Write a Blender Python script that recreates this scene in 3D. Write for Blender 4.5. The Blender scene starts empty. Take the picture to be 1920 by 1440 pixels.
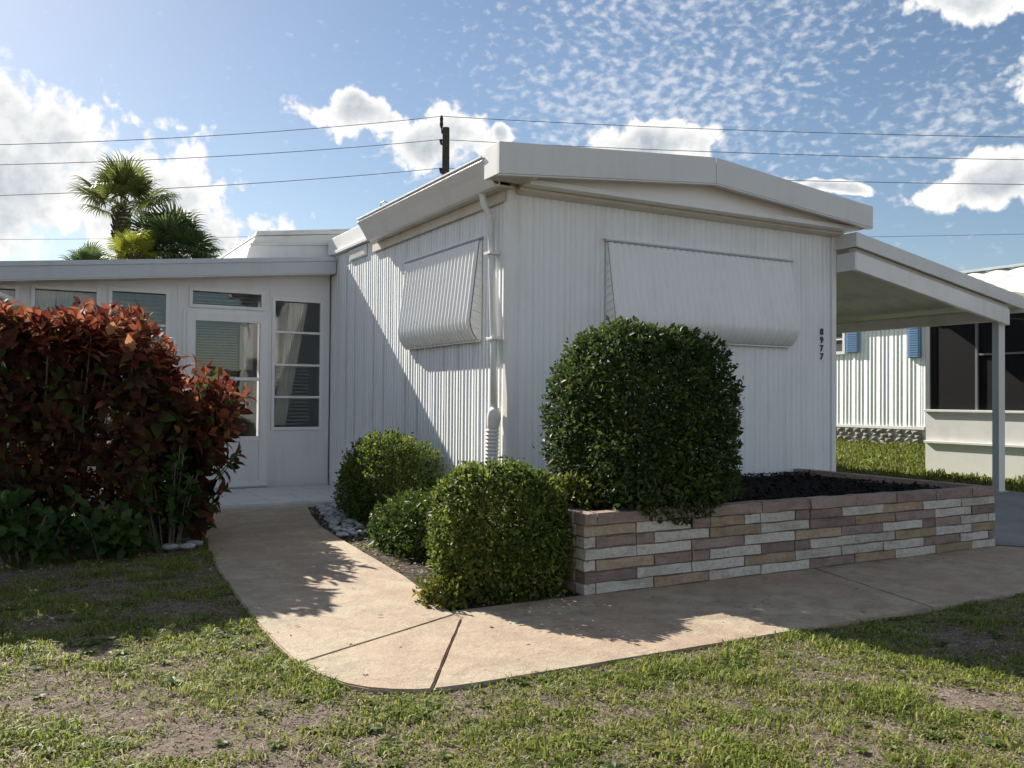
import bpy, bmesh, math, random
import numpy as np
from mathutils import Matrix, Vector

random.seed(7)
RNG = np.random.default_rng(11)
scene = bpy.context.scene
COL = scene.collection

# ------------------------------------------------------------------ camera
CAM_H = 1.12
YAW, PIT, ROLL = math.radians(29.234), math.radians(0.97), math.radians(0.443)
fw = Vector((math.sin(YAW) * math.cos(PIT), math.cos(YAW) * math.cos(PIT), math.sin(PIT)))
ri = Vector((math.cos(YAW), -math.sin(YAW), 0.0))
up = ri.cross(fw)
ri, up = ri * math.cos(ROLL) + up * math.sin(ROLL), up * math.cos(ROLL) - ri * math.sin(ROLL)
cam = bpy.data.cameras.new('camera')
cam.sensor_fit = 'HORIZONTAL'
cam.sensor_width = 36.0
cam.lens = 36.0 * 1680.5 / 1920.0
cam.clip_start = 0.05
cam.clip_end = 2000.0
cam_o = bpy.data.objects.new('camera', cam)
COL.objects.link(cam_o)
M = Matrix.Identity(4)
for i in range(3):
    M[i][0], M[i][1], M[i][2] = ri[i], up[i], -fw[i]
M[2][3] = CAM_H
cam_o.matrix_world = M
scene.camera = cam_o

# ------------------------------------------------------------------ light
LD = Vector((0.35, -1.44, -1.0)).normalized()          # direction the sunlight travels
SUN_EL = math.asin(-LD.z)
SUN_AZ = math.atan2(-LD.x, -LD.y)                       # clockwise from +Y
sun = bpy.data.lights.new('sun', 'SUN')
sun.energy = 4.6
sun.angle = math.radians(0.55)
sun.color = (1.0, 0.93, 0.82)
sun_o = bpy.data.objects.new('sun', sun)
sun_o.rotation_euler = LD.to_track_quat('-Z', 'Y').to_euler()
sun_o.location = (-10, 30, 25)
COL.objects.link(sun_o)

scene.view_settings.view_transform = 'Standard'
scene.view_settings.look = 'None'
scene.view_settings.gamma = 1.0
scene.view_settings.use_curve_mapping = False
scene.view_settings.exposure = 1.08

SKY_STRENGTH = 0.051
CL = 0.51 / SKY_STRENGTH
world = bpy.data.worlds.new('World')
scene.world = world
world.use_nodes = True


class NT:
    """tiny helper to write node graphs"""
    def __init__(self, tree):
        self.t = tree
        self.n = tree.nodes
        self.l = tree.links

    def new(self, kind, **kw):
        nd = self.n.new(kind)
        for k, v in kw.items():
            setattr(nd, k, v)
        return nd

    def put(self, sock, v):
        if v is None:
            return
        if hasattr(v, 'is_output') or isinstance(v, bpy.types.NodeSocket):
            self.l.new(v, sock)
        else:
            if sock.type == 'RGBA' and len(v) == 3:
                v = (*v, 1.0)
            sock.default_value = v

    def math(self, op, a, b=None, c=None, clamp=False):
        nd = self.new('ShaderNodeMath', operation=op, use_clamp=clamp)
        for i, v in enumerate((a, b, c)):
            self.put(nd.inputs[i], v)
        return nd.outputs[0]

    def vmath(self, op, a, b=None, out=0):
        nd = self.new('ShaderNodeVectorMath', operation=op)
        self.put(nd.inputs[0], a)
        if b is not None:
            self.put(nd.inputs[1], b)
        return nd.outputs[out]

    def noise(self, vec, scale, detail=4.0, rough=0.55, dist=0.0):
        nd = self.new('ShaderNodeTexNoise')
        self.put(nd.inputs['Vector'], vec)
        nd.inputs['Scale'].default_value = scale
        nd.inputs['Detail'].default_value = detail
        nd.inputs['Roughness'].default_value = rough
        nd.inputs['Distortion'].default_value = dist
        return nd.outputs[0]

    def voronoi(self, vec, scale, feature='F1', out=0):
        nd = self.new('ShaderNodeTexVoronoi', feature=feature)
        self.put(nd.inputs['Vector'], vec)
        nd.inputs['Scale'].default_value = scale
        return nd.outputs[out]

    def remap(self, v, a, b, c=0.0, d=1.0, smooth=False):
        nd = self.new('ShaderNodeMapRange')
        nd.interpolation_type = 'SMOOTHSTEP' if smooth else 'LINEAR'
        self.put(nd.inputs[0], v)
        for i, x in enumerate((a, b, c, d)):
            self.put(nd.inputs[i + 1], x)
        return nd.outputs[0]

    def mix(self, f, a, b, mode='MIX'):
        nd = self.new('ShaderNodeMix', data_type='RGBA', blend_type=mode)
        self.put(nd.inputs[0], f)
        self.put(nd.inputs[6], a)
        self.put(nd.inputs[7], b)
        return nd.outputs[2]

    def ramp(self, f, stops):
        nd = self.new('ShaderNodeValToRGB')
        cr = nd.color_ramp
        while len(cr.elements) < len(stops):
            cr.elements.new(0.5)
        for e, (p, c) in zip(cr.elements, stops):
            e.position = p
            e.color = (*c, 1.0)
        self.put(nd.inputs[0], f)
        return nd.outputs[0]

    def comb(self, x, y, z):
        nd = self.new('ShaderNodeCombineXYZ')
        for i, v in enumerate((x, y, z)):
            self.put(nd.inputs[i], v)
        return nd.outputs[0]


def build_world():
    nt = NT(world.node_tree)
    nt.n.clear()
    out = nt.new('ShaderNodeOutputWorld')
    bg = nt.new('ShaderNodeBackground')
    bg.inputs['Strength'].default_value = SKY_STRENGTH
    nt.l.new(bg.outputs[0], out.inputs[0])
    sky = nt.new('ShaderNodeTexSky')
    sky.sky_type = 'NISHITA'
    sky.sun_disc = False
    sky.sun_elevation = SUN_EL
    sky.sun_rotation = SUN_AZ
    sky.air_density = 1.0
    sky.dust_density = 0.45
    sky.ozone_density = 1.6
    tc = nt.new('ShaderNodeTexCoord')
    sep = nt.new('ShaderNodeSeparateXYZ')
    d = nt.vmath('NORMALIZE', tc.outputs['Generated'])
    nt.l.new(d, sep.inputs[0])
    dx, dy, dz = sep.outputs
    az = nt.math('ARCTAN2', dx, dy)
    el = nt.math('ARCSINE', dz)
    p = nt.comb(az, el, 0.0)

    def noise2(vec, scale, detail, rough, dist=0.0, out=0):
        nd = nt.new('ShaderNodeTexNoise', noise_dimensions='2D')
        nt.put(nd.inputs['Vector'], vec)
        nd.inputs['Scale'].default_value = scale
        nd.inputs['Detail'].default_value = detail
        nd.inputs['Roughness'].default_value = rough
        nd.inputs['Distortion'].default_value = dist
        return nd.outputs[out]
    # ---- cumulus: ellipses of azimuth / elevation, strongly broken up by noise
    blobs = [(0.000, .215, .150, .120), (.105, .195, .130, .095), (.190, .155, .115, .065),
             (.330, .301, .078, .026), (.415, .280, .080, .040),
             (.499, .292, .018, .014), (.660, .276, .090, .026), (1.000, .214, .074, .040),
             (.853, .231, .060, .009), (.985, .388, .090, .030), (1.045, .315, .050, .050)]

    def field(vec):
        best = None
        for (a, e, ra, re) in blobs:
            q = nt.vmath('MULTIPLY', nt.vmath('SUBTRACT', vec, (a, e, 0.0)), (1.0 / ra, 1.0 / re, 0.0))
            v = nt.vmath('LENGTH', q, out='Value')
            best = v if best is None else nt.math('MINIMUM', best, v)
        return nt.math('SUBTRACT', 1.0, best)
    wob = noise2(p, 9.0, 2.0, .5, 0.0, 'Color')
    wnd = nt.new('ShaderNodeVectorMath', operation='SCALE')
    nt.put(wnd.inputs[0], nt.vmath('SUBTRACT', wob, (.5, .5, .5)))
    wnd.inputs['Scale'].default_value = .055
    env = field(nt.vmath('ADD', p, wnd.outputs[0]))
    # the same fair-weather cumulus all round the horizon, outside the named clouds
    away = nt.remap(nt.math('ABSOLUTE', nt.math('SUBTRACT', az, .51)), .62, .75, smooth=True)
    ring = noise2(nt.vmath('MULTIPLY', p, (1.0, 1.6, 0.0)), 3.2, 2.0, .5)
    ring = nt.math('SUBTRACT', nt.math('MULTIPLY', nt.math('SUBTRACT', ring, .47), 6.0), nt.remap(el, .35, .8, 0.0, 1.2))
    env = nt.math('MAXIMUM', env, nt.math('SUBTRACT', nt.math('MULTIPLY', nt.math('ADD', ring, 2.0), away), 2.0))

    def cum_noise(vec):
        a = noise2(vec, 15.0, 7.0, 0.60, 0.2)
        v = nt.new('ShaderNodeTexVoronoi', voronoi_dimensions='2D', feature='F1')
        v.inputs['Scale'].default_value = 42.0
        v.inputs['Detail'].default_value = 2.0
        v.inputs['Roughness'].default_value = .55
        nt.put(v.inputs['Vector'], nt.vmath('ADD', vec, nt.vmath('MULTIPLY', noise2(vec, 30.0, 2.0, .5, 0.0, 'Color'), (.02, .02, 0.0))))
        b = nt.math('MULTIPLY', nt.math('SUBTRACT', .42, v.outputs[0]), .42)
        return nt.math('ADD', nt.math('MULTIPLY', nt.math('SUBTRACT', a, 0.5), 2.2), b)
    n1 = cum_noise(p)
    n2 = cum_noise(nt.vmath('ADD', p, (-0.012, 0.016, 0.0)))       # towards the sun: upper left
    dens = nt.math('MULTIPLY_ADD', env, 1.5, n1)
    cmask = nt.math('MULTIPLY', nt.remap(dens, 0.10, 0.48, smooth=True), .96)
    # thick parts are greyer, rims and sun-facing bulges bright
    lit = nt.math('SUBTRACT', n1, n2)
    thick = nt.remap(dens, 0.40, 1.25, smooth=True)
    shade = nt.math('ADD', nt.math('SUBTRACT', 0.95, nt.math('MULTIPLY', thick, 0.68)), nt.math('MULTIPLY', lit, 0.55), clamp=True)
    ccol = nt.mix(shade, (CL * .44, CL * .49, CL * .55), (CL * 1.04, CL * 1.025, CL * .99))
    # ---- altocumulus: small puffs on a plane high above
    inv = nt.math('DIVIDE', 1.0, nt.math('MAXIMUM', dz, 0.06))
    pl = nt.comb(nt.math('MULTIPLY', dx, inv), nt.math('MULTIPLY', dy, inv), 0.0)
    rot = nt.new('ShaderNodeMapping')
    rot.inputs['Rotation'].default_value = (0, 0, math.radians(-22))
    rot.inputs['Scale'].default_value = (0.85, 1.45, 1.0)
    nt.l.new(p, rot.inputs[0])
    wc = noise2(rot.outputs[0], 9.0, 2.0, .5, 0.0, 'Color')
    ws = nt.new('ShaderNodeVectorMath', operation='SCALE')
    nt.put(ws.inputs[0], nt.vmath('SUBTRACT', wc, (.5, .5, .5)))
    ws.inputs['Scale'].default_value = .022
    puff = noise2(nt.vmath('ADD', rot.outputs[0], ws.outputs[0]), 84.0, 2.5, 0.5)
    big = noise2(pl, 1.3, 3.0, 0.5)

    def ell(a, e, ra, re, tilt):
        da = nt.math('SUBTRACT', az, a)
        de = nt.math('SUBTRACT', el, e)
        de = nt.math('SUBTRACT', de, nt.math('MULTIPLY', da, tilt))
        q = nt.comb(nt.math('MULTIPLY', da, 1.0 / ra), nt.math('MULTIPLY', de, 1.0 / re), 0.0)
        return nt.math('SUBTRACT', 1.0, nt.vmath('LENGTH', q, out='Value'))
    reg = nt.math('MAXIMUM', ell(.70, .37, .22, .14, 0.15), nt.math('SUBTRACT', ell(.95, .275, .15, .08, 0.2), 0.36))
    reg = nt.math('MAXIMUM', reg, nt.math('SUBTRACT', ell(.52, .25, .20, .08, -0.1), 0.46))
    reg = nt.math('MAXIMUM', reg, nt.math('MULTIPLY_ADD', nt.remap(el, .42, .62, smooth=True), .95, -.6))
    reg = nt.math('MINIMUM', nt.math('MAXIMUM', reg, -0.6), 0.45)
    aden = nt.math('ADD', nt.math('ADD', puff, nt.math('MULTIPLY', reg, 0.28)), nt.math('MULTIPLY', nt.math('SUBTRACT', big, 0.5), 0.30))
    amask = nt.math('MULTIPLY', nt.remap(aden, 0.47, 0.94, smooth=True), 0.60)
    c1 = nt.mix(amask, sky.outputs[0], (CL * .86, CL * .88, CL * .90))
    c2 = nt.mix(cmask, c1, ccol)
    nt.l.new(c2, bg.inputs['Color'])
    world.cycles.sampling_method = 'MANUAL'
    world.cycles.sample_map_resolution = 256


build_world()

# ------------------------------------------------------------------ materials
MATS = {}


def mat(name, fn):
    m = bpy.data.materials.new(name)
    m.use_nodes = True
    nt = NT(m.node_tree)
    nt.n.clear()
    out = nt.new('ShaderNodeOutputMaterial')
    sh = fn(nt)
    nt.l.new(sh, out.inputs[0])
    MATS[name] = m
    return m


def principled(nt, color, rough=0.5, metal=0.0, spec=0.5, bump=None, bump_d=0.01, bump_s=0.5, **kw):
    b = nt.new('ShaderNodeBsdfPrincipled')
    nt.put(b.inputs['Base Color'], color)
    nt.put(b.inputs['Roughness'], rough)
    b.inputs['Metallic'].default_value = metal
    b.inputs['Specular IOR Level'].default_value = spec
    if bump is not None:
        bn = nt.new('ShaderNodeBump')
        bn.inputs['Strength'].default_value = bump_s
        bn.inputs['Distance'].default_value = bump_d
        nt.put(bn.inputs['Height'], bump)
        nt.l.new(bn.outputs[0], b.inputs['Normal'])
    for k, v in kw.items():
        nt.put(b.inputs[k], v)
    return b.outputs[0]


def pos(nt):
    return nt.new('ShaderNodeNewGeometry').outputs['Position']


def paint(name, col, rough=0.45, dirt=(.45, .42, .35), amt=0.25, vscale=(6, 6, .8), spec=0.4, fine=0.05):
    def fn(nt):
        P = pos(nt)
        mp = nt.new('ShaderNodeMapping')
        mp.inputs['Scale'].default_value = vscale
        nt.l.new(P, mp.inputs[0])
        n = nt.noise(mp.outputs[0], 1.6, 6.0, 0.62)
        n2 = nt.noise(P, 2.2, 5.0, 0.6)
        f = nt.math('MULTIPLY', nt.remap(nt.math('MULTIPLY', n, n2), 0.22, 0.42, smooth=True), amt)
        c = nt.mix(f, col, dirt)
        g = nt.noise(P, 60.0, 3.0, 0.6)
        c = nt.mix(fine, c, nt.mix(g, (.2, .2, .2), (1, 1, 1)))
        return principled(nt, c, nt.remap(n2, .3, .7, rough - .08, rough + .12), spec=spec, bump=nt.noise(P, 9.0, 3.0), bump_d=0.004, bump_s=0.25)
    return mat(name, fn)


paint('siding_white', (.81, .84, .855), 0.42, (.56, .53, .45), 0.20)
paint('trim_white', (.80, .80, .79), 0.38, (.50, .47, .38), 0.22)
paint('fascia_white', (.66, .675, .675), 0.40, (.48, .45, .37), 0.20)
paint('awning_white', (.84, .85, .845), 0.40, (.50, .47, .38), 0.22)
paint('porch_white', (.76, .76, .76), 0.5, (.5, .45, .38), 0.22)
paint('porch_fascia', (.52, .56, .59), 0.5, (.42, .40, .36), 0.3)
paint('roof_white', (.74, .74, .71), 0.5, (.40, .37, .30), 0.45, (2, 2, 2))
paint('soffit_beige', (.66, .63, .55), 0.6, (.42, .36, .26), 0.45, (3, 3, 3))
paint('carport_under', (.64, .63, .58), 0.6, (.35, .32, .26), 0.4, (2, 2, 2))
paint('post_grey', (.42, .47, .48), 0.5, (.35, .33, .3), 0.3)
paint('stucco_white', (.74, .74, .72), 0.85, (.5, .47, .4), 0.25, (3, 3, 3))
paint('shutter_blue', (.10, .22, .40), 0.5, (.2, .28, .38), 0.2)
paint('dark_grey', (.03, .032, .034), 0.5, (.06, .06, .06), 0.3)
paint('frame_grey', (.16, .17, .175), 0.5, (.12, .12, .12), 0.3)
paint('digit_black', (.02, .022, .025), 0.45, (.05, .05, .05), 0.2)
paint('step_white', (.62, .63, .62), 0.45, (.38, .36, .32), 0.45, (3, 3, 3))
paint('curtain_cream', (.80, .77, .71), 0.9, (.5, .46, .4), 0.3)
paint('blind_grey', (.48, .49, .49), 0.6, (.4, .38, .33), 0.3)
paint('room_grey', (.25, .24, .22), 0.8, (.2, .18, .15), 0.3)
paint('pipe_white', (.74, .74, .71), 0.45, (.5, .45, .35), 0.3)


def f_ground(nt):
    P = pos(nt)
    n = nt.noise(P, 0.9, 5.0, 0.6)
    n2 = nt.noise(P, 14.0, 6.0, 0.68)
    n3 = nt.noise(P, 75.0, 4.0, 0.7)
    c = nt.ramp(n2, [(.25, (.10, .076, .062)), (.48, (.205, .162, .132)), (.62, (.29, .235, .195)), (.8, (.40, .335, .28))])
    sand = nt.remap(n, .56, .72, smooth=True)
    c = nt.mix(nt.math('MULTIPLY', sand, .6), c, (.33, .28, .215))
    c = nt.mix(nt.math('MULTIPLY', nt.remap(n3, .45, .7), .6), c, (.06, .045, .035))
    g = nt.remap(nt.noise(P, 2.3, 5.0, .6), .48, .62, smooth=True)
    c = nt.mix(nt.math('MULTIPLY', g, .35), c, (.075, .085, .03))
    h = nt.math('ADD', nt.math('MULTIPLY', n2, .6), nt.math('MULTIPLY', n3, .5))
    return principled(nt, c, .95, spec=.1, bump=h, bump_d=.03, bump_s=1.0)


mat('lawn_soil', f_ground)


def f_green(nt):
    P = pos(nt)
    n = nt.noise(P, 6.0, 6.0, .7)
    c = nt.ramp(n, [(.3, (.09, .13, .02)), (.55, (.19, .24, .035)), (.75, (.30, .31, .07))])
    return principled(nt, c, .9, spec=.1, bump=nt.noise(P, 40.0, 4.0, .7), bump_d=.05, bump_s=1.0)


mat('grass_far', f_green)


def f_walk(nt):
    P = pos(nt)
    n = nt.noise(P, 1.3, 5.0, .6, .4)
    n2 = nt.noise(P, 5.5, 6.0, .66, .6)
    n3 = nt.noise(P, 140.0, 3.0, .7)
    n4 = nt.noise(P, 22.0, 5.0, .7)
    c = nt.ramp(n2, [(.28, (.23, .175, .125)), (.45, (.34, .272, .19)), (.58, (.43, .355, .25)), (.75, (.50, .43, .32))])
    c = nt.mix(nt.math('MULTIPLY', nt.remap(n, .44, .58, smooth=True), .42), c, (.38, .24, .17))
    stain = nt.remap(nt.noise(P, 2.6, 6.0, .72, .8), .54, .70, smooth=True)
    c = nt.mix(nt.math('MULTIPLY', stain, .45), c, (.20, .15, .115))
    c = nt.mix(nt.math('MULTIPLY', nt.remap(n4, .52, .72, smooth=True), .50), c, (.17, .115, .085))
    n5 = nt.noise(P, 60.0, 5.0, .75)
    c = nt.mix(nt.math('MULTIPLY', nt.remap(n5, .52, .66, smooth=True), .38), c, (.20, .13, .09))
    c = nt.mix(nt.math('MULTIPLY', nt.remap(n5, .46, .32, smooth=True), .35), c, (.60, .53, .42))
    c = nt.mix(nt.math('MULTIPLY', nt.remap(n3, .35, .65), .22), c, (.55, .48, .4))
    grit = nt.noise(P, 260.0, 2.0, .8)
    c = nt.mix(nt.math('MULTIPLY', nt.remap(grit, .55, .72), .30), c, (.13, .095, .075))
    crack = nt.new('ShaderNodeTexVoronoi', feature='DISTANCE_TO_EDGE')
    crack.inputs['Scale'].default_value = .8
    cn = nt.new('ShaderNodeTexNoise')
    cn.inputs['Scale'].default_value = 4.0
    cn.inputs['Detail'].default_value = 6.0
    nt.put(cn.inputs['Vector'], P)
    nt.put(crack.inputs['Vector'], nt.vmath('ADD', P, nt.vmath('MULTIPLY', cn.outputs['Color'], (.35, .35, .35))))
    ck = nt.math('MULTIPLY', nt.remap(crack.outputs[0], .0, .004, 1.0, 0.0), nt.remap(n4, .42, .56))
    c = nt.mix(nt.math('MULTIPLY', ck, .7), c, (.10, .075, .06))
    # light scuffs and dark specks
    sp = nt.remap(nt.voronoi(P, 9.0), 0.0, 0.06, 1.0, 0.0)
    c = nt.mix(nt.math('MULTIPLY', sp, .6), c, (.10, .075, .06))
    h = nt.math('ADD', nt.math('MULTIPLY', n4, .8), nt.math('MULTIPLY', n3, .35))
    return principled(nt, c, nt.remap(n2, .3, .7, .62, .85), spec=.3, bump=h, bump_d=.010, bump_s=.9)


mat('walk_concrete', f_walk)


def f_drive(nt):
    P = pos(nt)
    n = nt.noise(P, 2.0, 6.0, .65)
    n3 = nt.noise(P, 120.0, 3.0, .7)
    c = nt.ramp(n, [(.3, (.20, .20, .20)), (.6, (.30, .30, .295)), (.8, (.36, .355, .34))])
    c = nt.mix(nt.math('MULTIPLY', n3, .25), c, (.12, .12, .12))
    return principled(nt, c, .85, spec=.25, bump=n3, bump_d=.004, bump_s=.6)


mat('drive_concrete', f_drive)


def brick_mat(name, stops, seed):
    def fn(nt):
        oi = nt.new('ShaderNodeObjectInfo')
        P = nt.vmath('ADD', pos(nt), nt.vmath('SCALE', oi.outputs['Location']))
        n = nt.noise(P, 7.0, 6.0, .7, .5)
        n2 = nt.noise(P, 45.0, 5.0, .7)
        mp = nt.new('ShaderNodeMapping')
        mp.inputs['Scale'].default_value = (6, 6, 30)
        nt.l.new(pos(nt), mp.inputs[0])
        n3 = nt.noise(mp.outputs[0], 1.0, 4.0, .6, .6)
        f = nt.math('ADD', nt.math('MULTIPLY', nt.math('ADD', n, n3), .5), nt.math('MULTIPLY', nt.math('SUBTRACT', oi.outputs['Random'], .5), .22))
        c = nt.ramp(f, stops)
        c = nt.mix(nt.math('MULTIPLY', nt.remap(n2, .46, .70), .45), c, (.14, .11, .095))
        return principled(nt, c, .85, spec=.2, bump=nt.math('ADD', n2, nt.math('MULTIPLY', n3, .8)), bump_d=.006, bump_s=.8)
    return mat(name, fn)


brick_mat('brick_white', [(.3, (.36, .33, .28)), (.48, (.55, .515, .455)), (.7, (.65, .61, .545))], 1)
brick_mat('brick_orange', [(.3, (.24, .165, .11)), (.5, (.37, .275, .19)), (.68, (.46, .365, .27))], 2)
brick_mat('brick_tan', [(.3, (.25, .19, .12)), (.5, (.34, .27, .17)), (.7, (.42, .35, .24))], 3)
brick_mat('brick_purple', [(.3, (.19, .135, .12)), (.5, (.30, .22, .195)), (.7, (.41, .32, .28))], 4)
brick_mat('brick_cap', [(.3, (.21, .15, .13)), (.5, (.32, .24, .205)), (.7, (.41, .325, .28))], 5)


def simple(name, stops, scale=20.0, rough=.9, spec=.2, bd=.01, bs=.8):
    def fn(nt):
        P = pos(nt)
        n = nt.noise(P, scale, 6.0, .68)
        return principled(nt, nt.ramp(n, stops), rough, spec=spec, bump=nt.noise(P, scale * 4, 4.0, .7), bump_d=bd, bump_s=bs)
    return mat(name, fn)


simple('mortar', [(.3, (.13, .11, .095)), (.7, (.27, .235, .205))], 30)
simple('mulch_black', [(.3, (.006, .005, .005)), (.6, (.016, .013, .012)), (.8, (.035, .028, .024))], 25)
simple('bed_soil', [(.3, (.025, .018, .014)), (.6, (.06, .045, .033)), (.8, (.12, .095, .07))], 18)
simple('stone_grey', [(.3, (.22, .22, .23)), (.5, (.42, .42, .43)), (.75, (.62, .61, .60))], 12, .8)
simple('skirt_stone', [(.3, (.14, .12, .11)), (.55, (.30, .27, .25)), (.8, (.42, .39, .36))], 5)
simple('bark', [(.3, (.05, .035, .025)), (.6, (.12, .09, .065)), (.8, (.19, .15, .11))], 25)
simple('stem_grey', [(.3, (.09, .07, .055)), (.6, (.19, .155, .125)), (.8, (.28, .24, .2))], 25)
simple('pole_wood', [(.3, (.035, .03, .027)), (.7, (.09, .08, .07))], 8)
simple('wire_black', [(.3, (.02, .02, .022)), (.7, (.035, .035, .04))], 3, .6)
simple('wire_grey', [(.3, (.13, .14, .16)), (.7, (.18, .19, .21))], 3, .6)
simple('litter', [(.3, (.14, .105, .085)), (.5, (.31, .25, .20)), (.7, (.52, .45, .38))], 90, .9)


def leaf_mat(name, stops, trans=.35, rough=.45, spec=.35, tcol=None):
    def fn(nt):
        g = nt.new('ShaderNodeNewGeometry')
        oi = nt.new('ShaderNodeObjectInfo')
        n = nt.noise(g.outputs['Position'], 3.0, 3.0, .6)
        r = nt.math('FRACT', nt.math('ADD', g.outputs['Random Per Island'], oi.outputs['Random']))
        f = nt.math('ADD', nt.math('MULTIPLY', r, .75), nt.math('MULTIPLY', nt.math('SUBTRACT', n, .38), .8), clamp=True)
        c = nt.ramp(f, stops)
        b = principled(nt, c, rough, spec=spec)
        t = nt.new('ShaderNodeBsdfTranslucent')
        tc = nt.mix(.5, c, tcol) if tcol else c
        nt.put(t.inputs[0], tc)
        m = nt.new('ShaderNodeMixShader')
        m.inputs[0].default_value = trans
        nt.l.new(b, m.inputs[1])
        nt.l.new(t.outputs[0], m.inputs[2])
        return m.outputs[0]
    return mat(name, fn)


leaf_mat('leaf_dark', [(0, (.016, .033, .009)), (.45, (.048, .080, .020)), (.8, (.105, .14, .036)), (1, (.19, .20, .065))], .42, .52, .28)
leaf_mat('leaf_mid', [(0, (.020, .042, .009)), (.40, (.095, .145, .028)), (.75, (.21, .245, .052)), (.92, (.31, .29, .08)), (1, (.26, .155, .055))], .5, .52, .28)
leaf_mat('leaf_fern', [(0, (.028, .05, .010)), (.5, (.062, .10, .018)), (1, (.12, .15, .03))], .4, .5, .3)
leaf_mat('leaf_yellow', [(0, (.05, .075, .012)), (.5, (.13, .15, .022)), (1, (.23, .21, .04))], .42, .5, .3)
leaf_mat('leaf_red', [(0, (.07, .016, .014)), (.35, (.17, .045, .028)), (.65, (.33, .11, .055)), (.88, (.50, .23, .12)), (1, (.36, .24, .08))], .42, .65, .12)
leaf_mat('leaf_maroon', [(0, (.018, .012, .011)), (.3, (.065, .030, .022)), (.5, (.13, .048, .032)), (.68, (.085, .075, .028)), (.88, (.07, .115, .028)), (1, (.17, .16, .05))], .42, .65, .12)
leaf_mat('leaf_green_big', [(0, (.016, .038, .008)), (.5, (.045, .092, .017)), (1, (.09, .145, .03))], .38, .52, .28)
leaf_mat('palm_green', [(0, (.07, .095, .022)), (.5, (.13, .165, .04)), (1, (.22, .23, .075))], .42, .5, .3)
leaf_mat('palm_dark', [(0, (.045, .08, .032)), (.5, (.085, .13, .05)), (1, (.15, .19, .075))], .42, .5, .3)
leaf_mat('palm_yellow', [(0, (.16, .19, .025)), (.5, (.25, .28, .035)), (1, (.34, .34, .05))], .45, .45, .3)
leaf_mat('grass_blade', [(0, (.09, .125, .022)), (.3, (.17, .225, .038)), (.6, (.27, .315, .065)), (.82, (.38, .36, .13)), (1, (.44, .38, .22))], .5, .5, .25)


leaf_mat('straw', [(0, (.20, .15, .10)), (.5, (.38, .305, .22)), (1, (.54, .46, .35))], .4, .6, .2)


def f_glass(nt):
    lw = nt.new('ShaderNodeFresnel')
    lw.inputs[0].default_value = 1.6
    gl = nt.new('ShaderNodeBsdfGlossy')
    gl.inputs['Roughness'].default_value = .03
    bn = nt.new('ShaderNodeBump')
    bn.inputs['Strength'].default_value = .12
    bn.inputs['Distance'].default_value = .02
    nt.l.new(nt.noise(pos(nt), 2.5, 2.0), bn.inputs['Height'])
    nt.l.new(bn.outputs[0], gl.inputs['Normal'])
    tr = nt.new('ShaderNodeBsdfTransparent')
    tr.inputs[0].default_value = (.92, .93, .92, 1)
    m = nt.new('ShaderNodeMixShader')
    nt.l.new(nt.math('MULTIPLY_ADD', lw.outputs[0], 1.0, 0.01, clamp=True), m.inputs[0])
    nt.l.new(tr.outputs[0], m.inputs[1])
    nt.l.new(gl.outputs[0], m.inputs[2])
    return m.outputs[0]


mat('glass', f_glass)


def f_screen(nt):
    d = principled(nt, (.012, .012, .013), .7, spec=.2)
    tr = nt.new('ShaderNodeBsdfTransparent')
    tr.inputs[0].default_value = (.7, .7, .7, 1)
    m = nt.new('ShaderNodeMixShader')
    m.inputs[0].default_value = .72
    nt.l.new(tr.outputs[0], m.inputs[1])
    nt.l.new(d, m.inputs[2])
    return m.outputs[0]


mat('insect_screen', f_screen)

# ------------------------------------------------------------------ builders
ROOTLOC = {}


def link(o):
    COL.objects.link(o)
    return o


def tag(o, label=None, cat=None, group=None, kind=None):
    if label:
        o['label'] = label
    if cat:
        o['category'] = cat
    if group:
        o['group'] = group
    if kind:
        o['kind'] = kind
    return o


def thing(name, label, cat, loc=(0, 0, 0), group=None):
    o = bpy.data.objects.new(name, None)
    o.empty_display_size = .2
    o.location = loc
    link(o)
    ROOTLOC[o] = Vector(loc)
    return tag(o, label, cat, group)


def rootloc(p):
    while p is not None:
        if p in ROOTLOC:
            return ROOTLOC[p]
        p = p.parent
    return Vector((0, 0, 0))


def mesh_np(name, V, F, smooth=False):
    """V (n,3) float, F (m,k) int of one arity"""
    me = bpy.data.meshes.new(name)
    V = np.ascontiguousarray(V, dtype=np.float32)
    F = np.ascontiguousarray(F, dtype=np.int32)
    m, k = F.shape
    me.vertices.add(len(V))
    me.vertices.foreach_set('co', V.ravel())
    me.loops.add(m * k)
    me.loops.foreach_set('vertex_index', F.ravel())
    me.polygons.add(m)
    me.polygons.foreach_set('loop_start', np.arange(m, dtype=np.int32) * k)
    me.polygons.foreach_set('loop_total', np.full(m, k, dtype=np.int32))
    if smooth:
        me.polygons.foreach_set('use_smooth', np.ones(m, dtype=bool))
    me.update(calc_edges=True)
    return me


def obj_np(name, V, F, material, parent=None, smooth=False):
    off = rootloc(parent)
    me = mesh_np(name, np.asarray(V) - np.array(off), F, smooth)
    me.materials.append(MATS[material])
    o = link(bpy.data.objects.new(name, me))
    o.parent = parent
    return o


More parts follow.
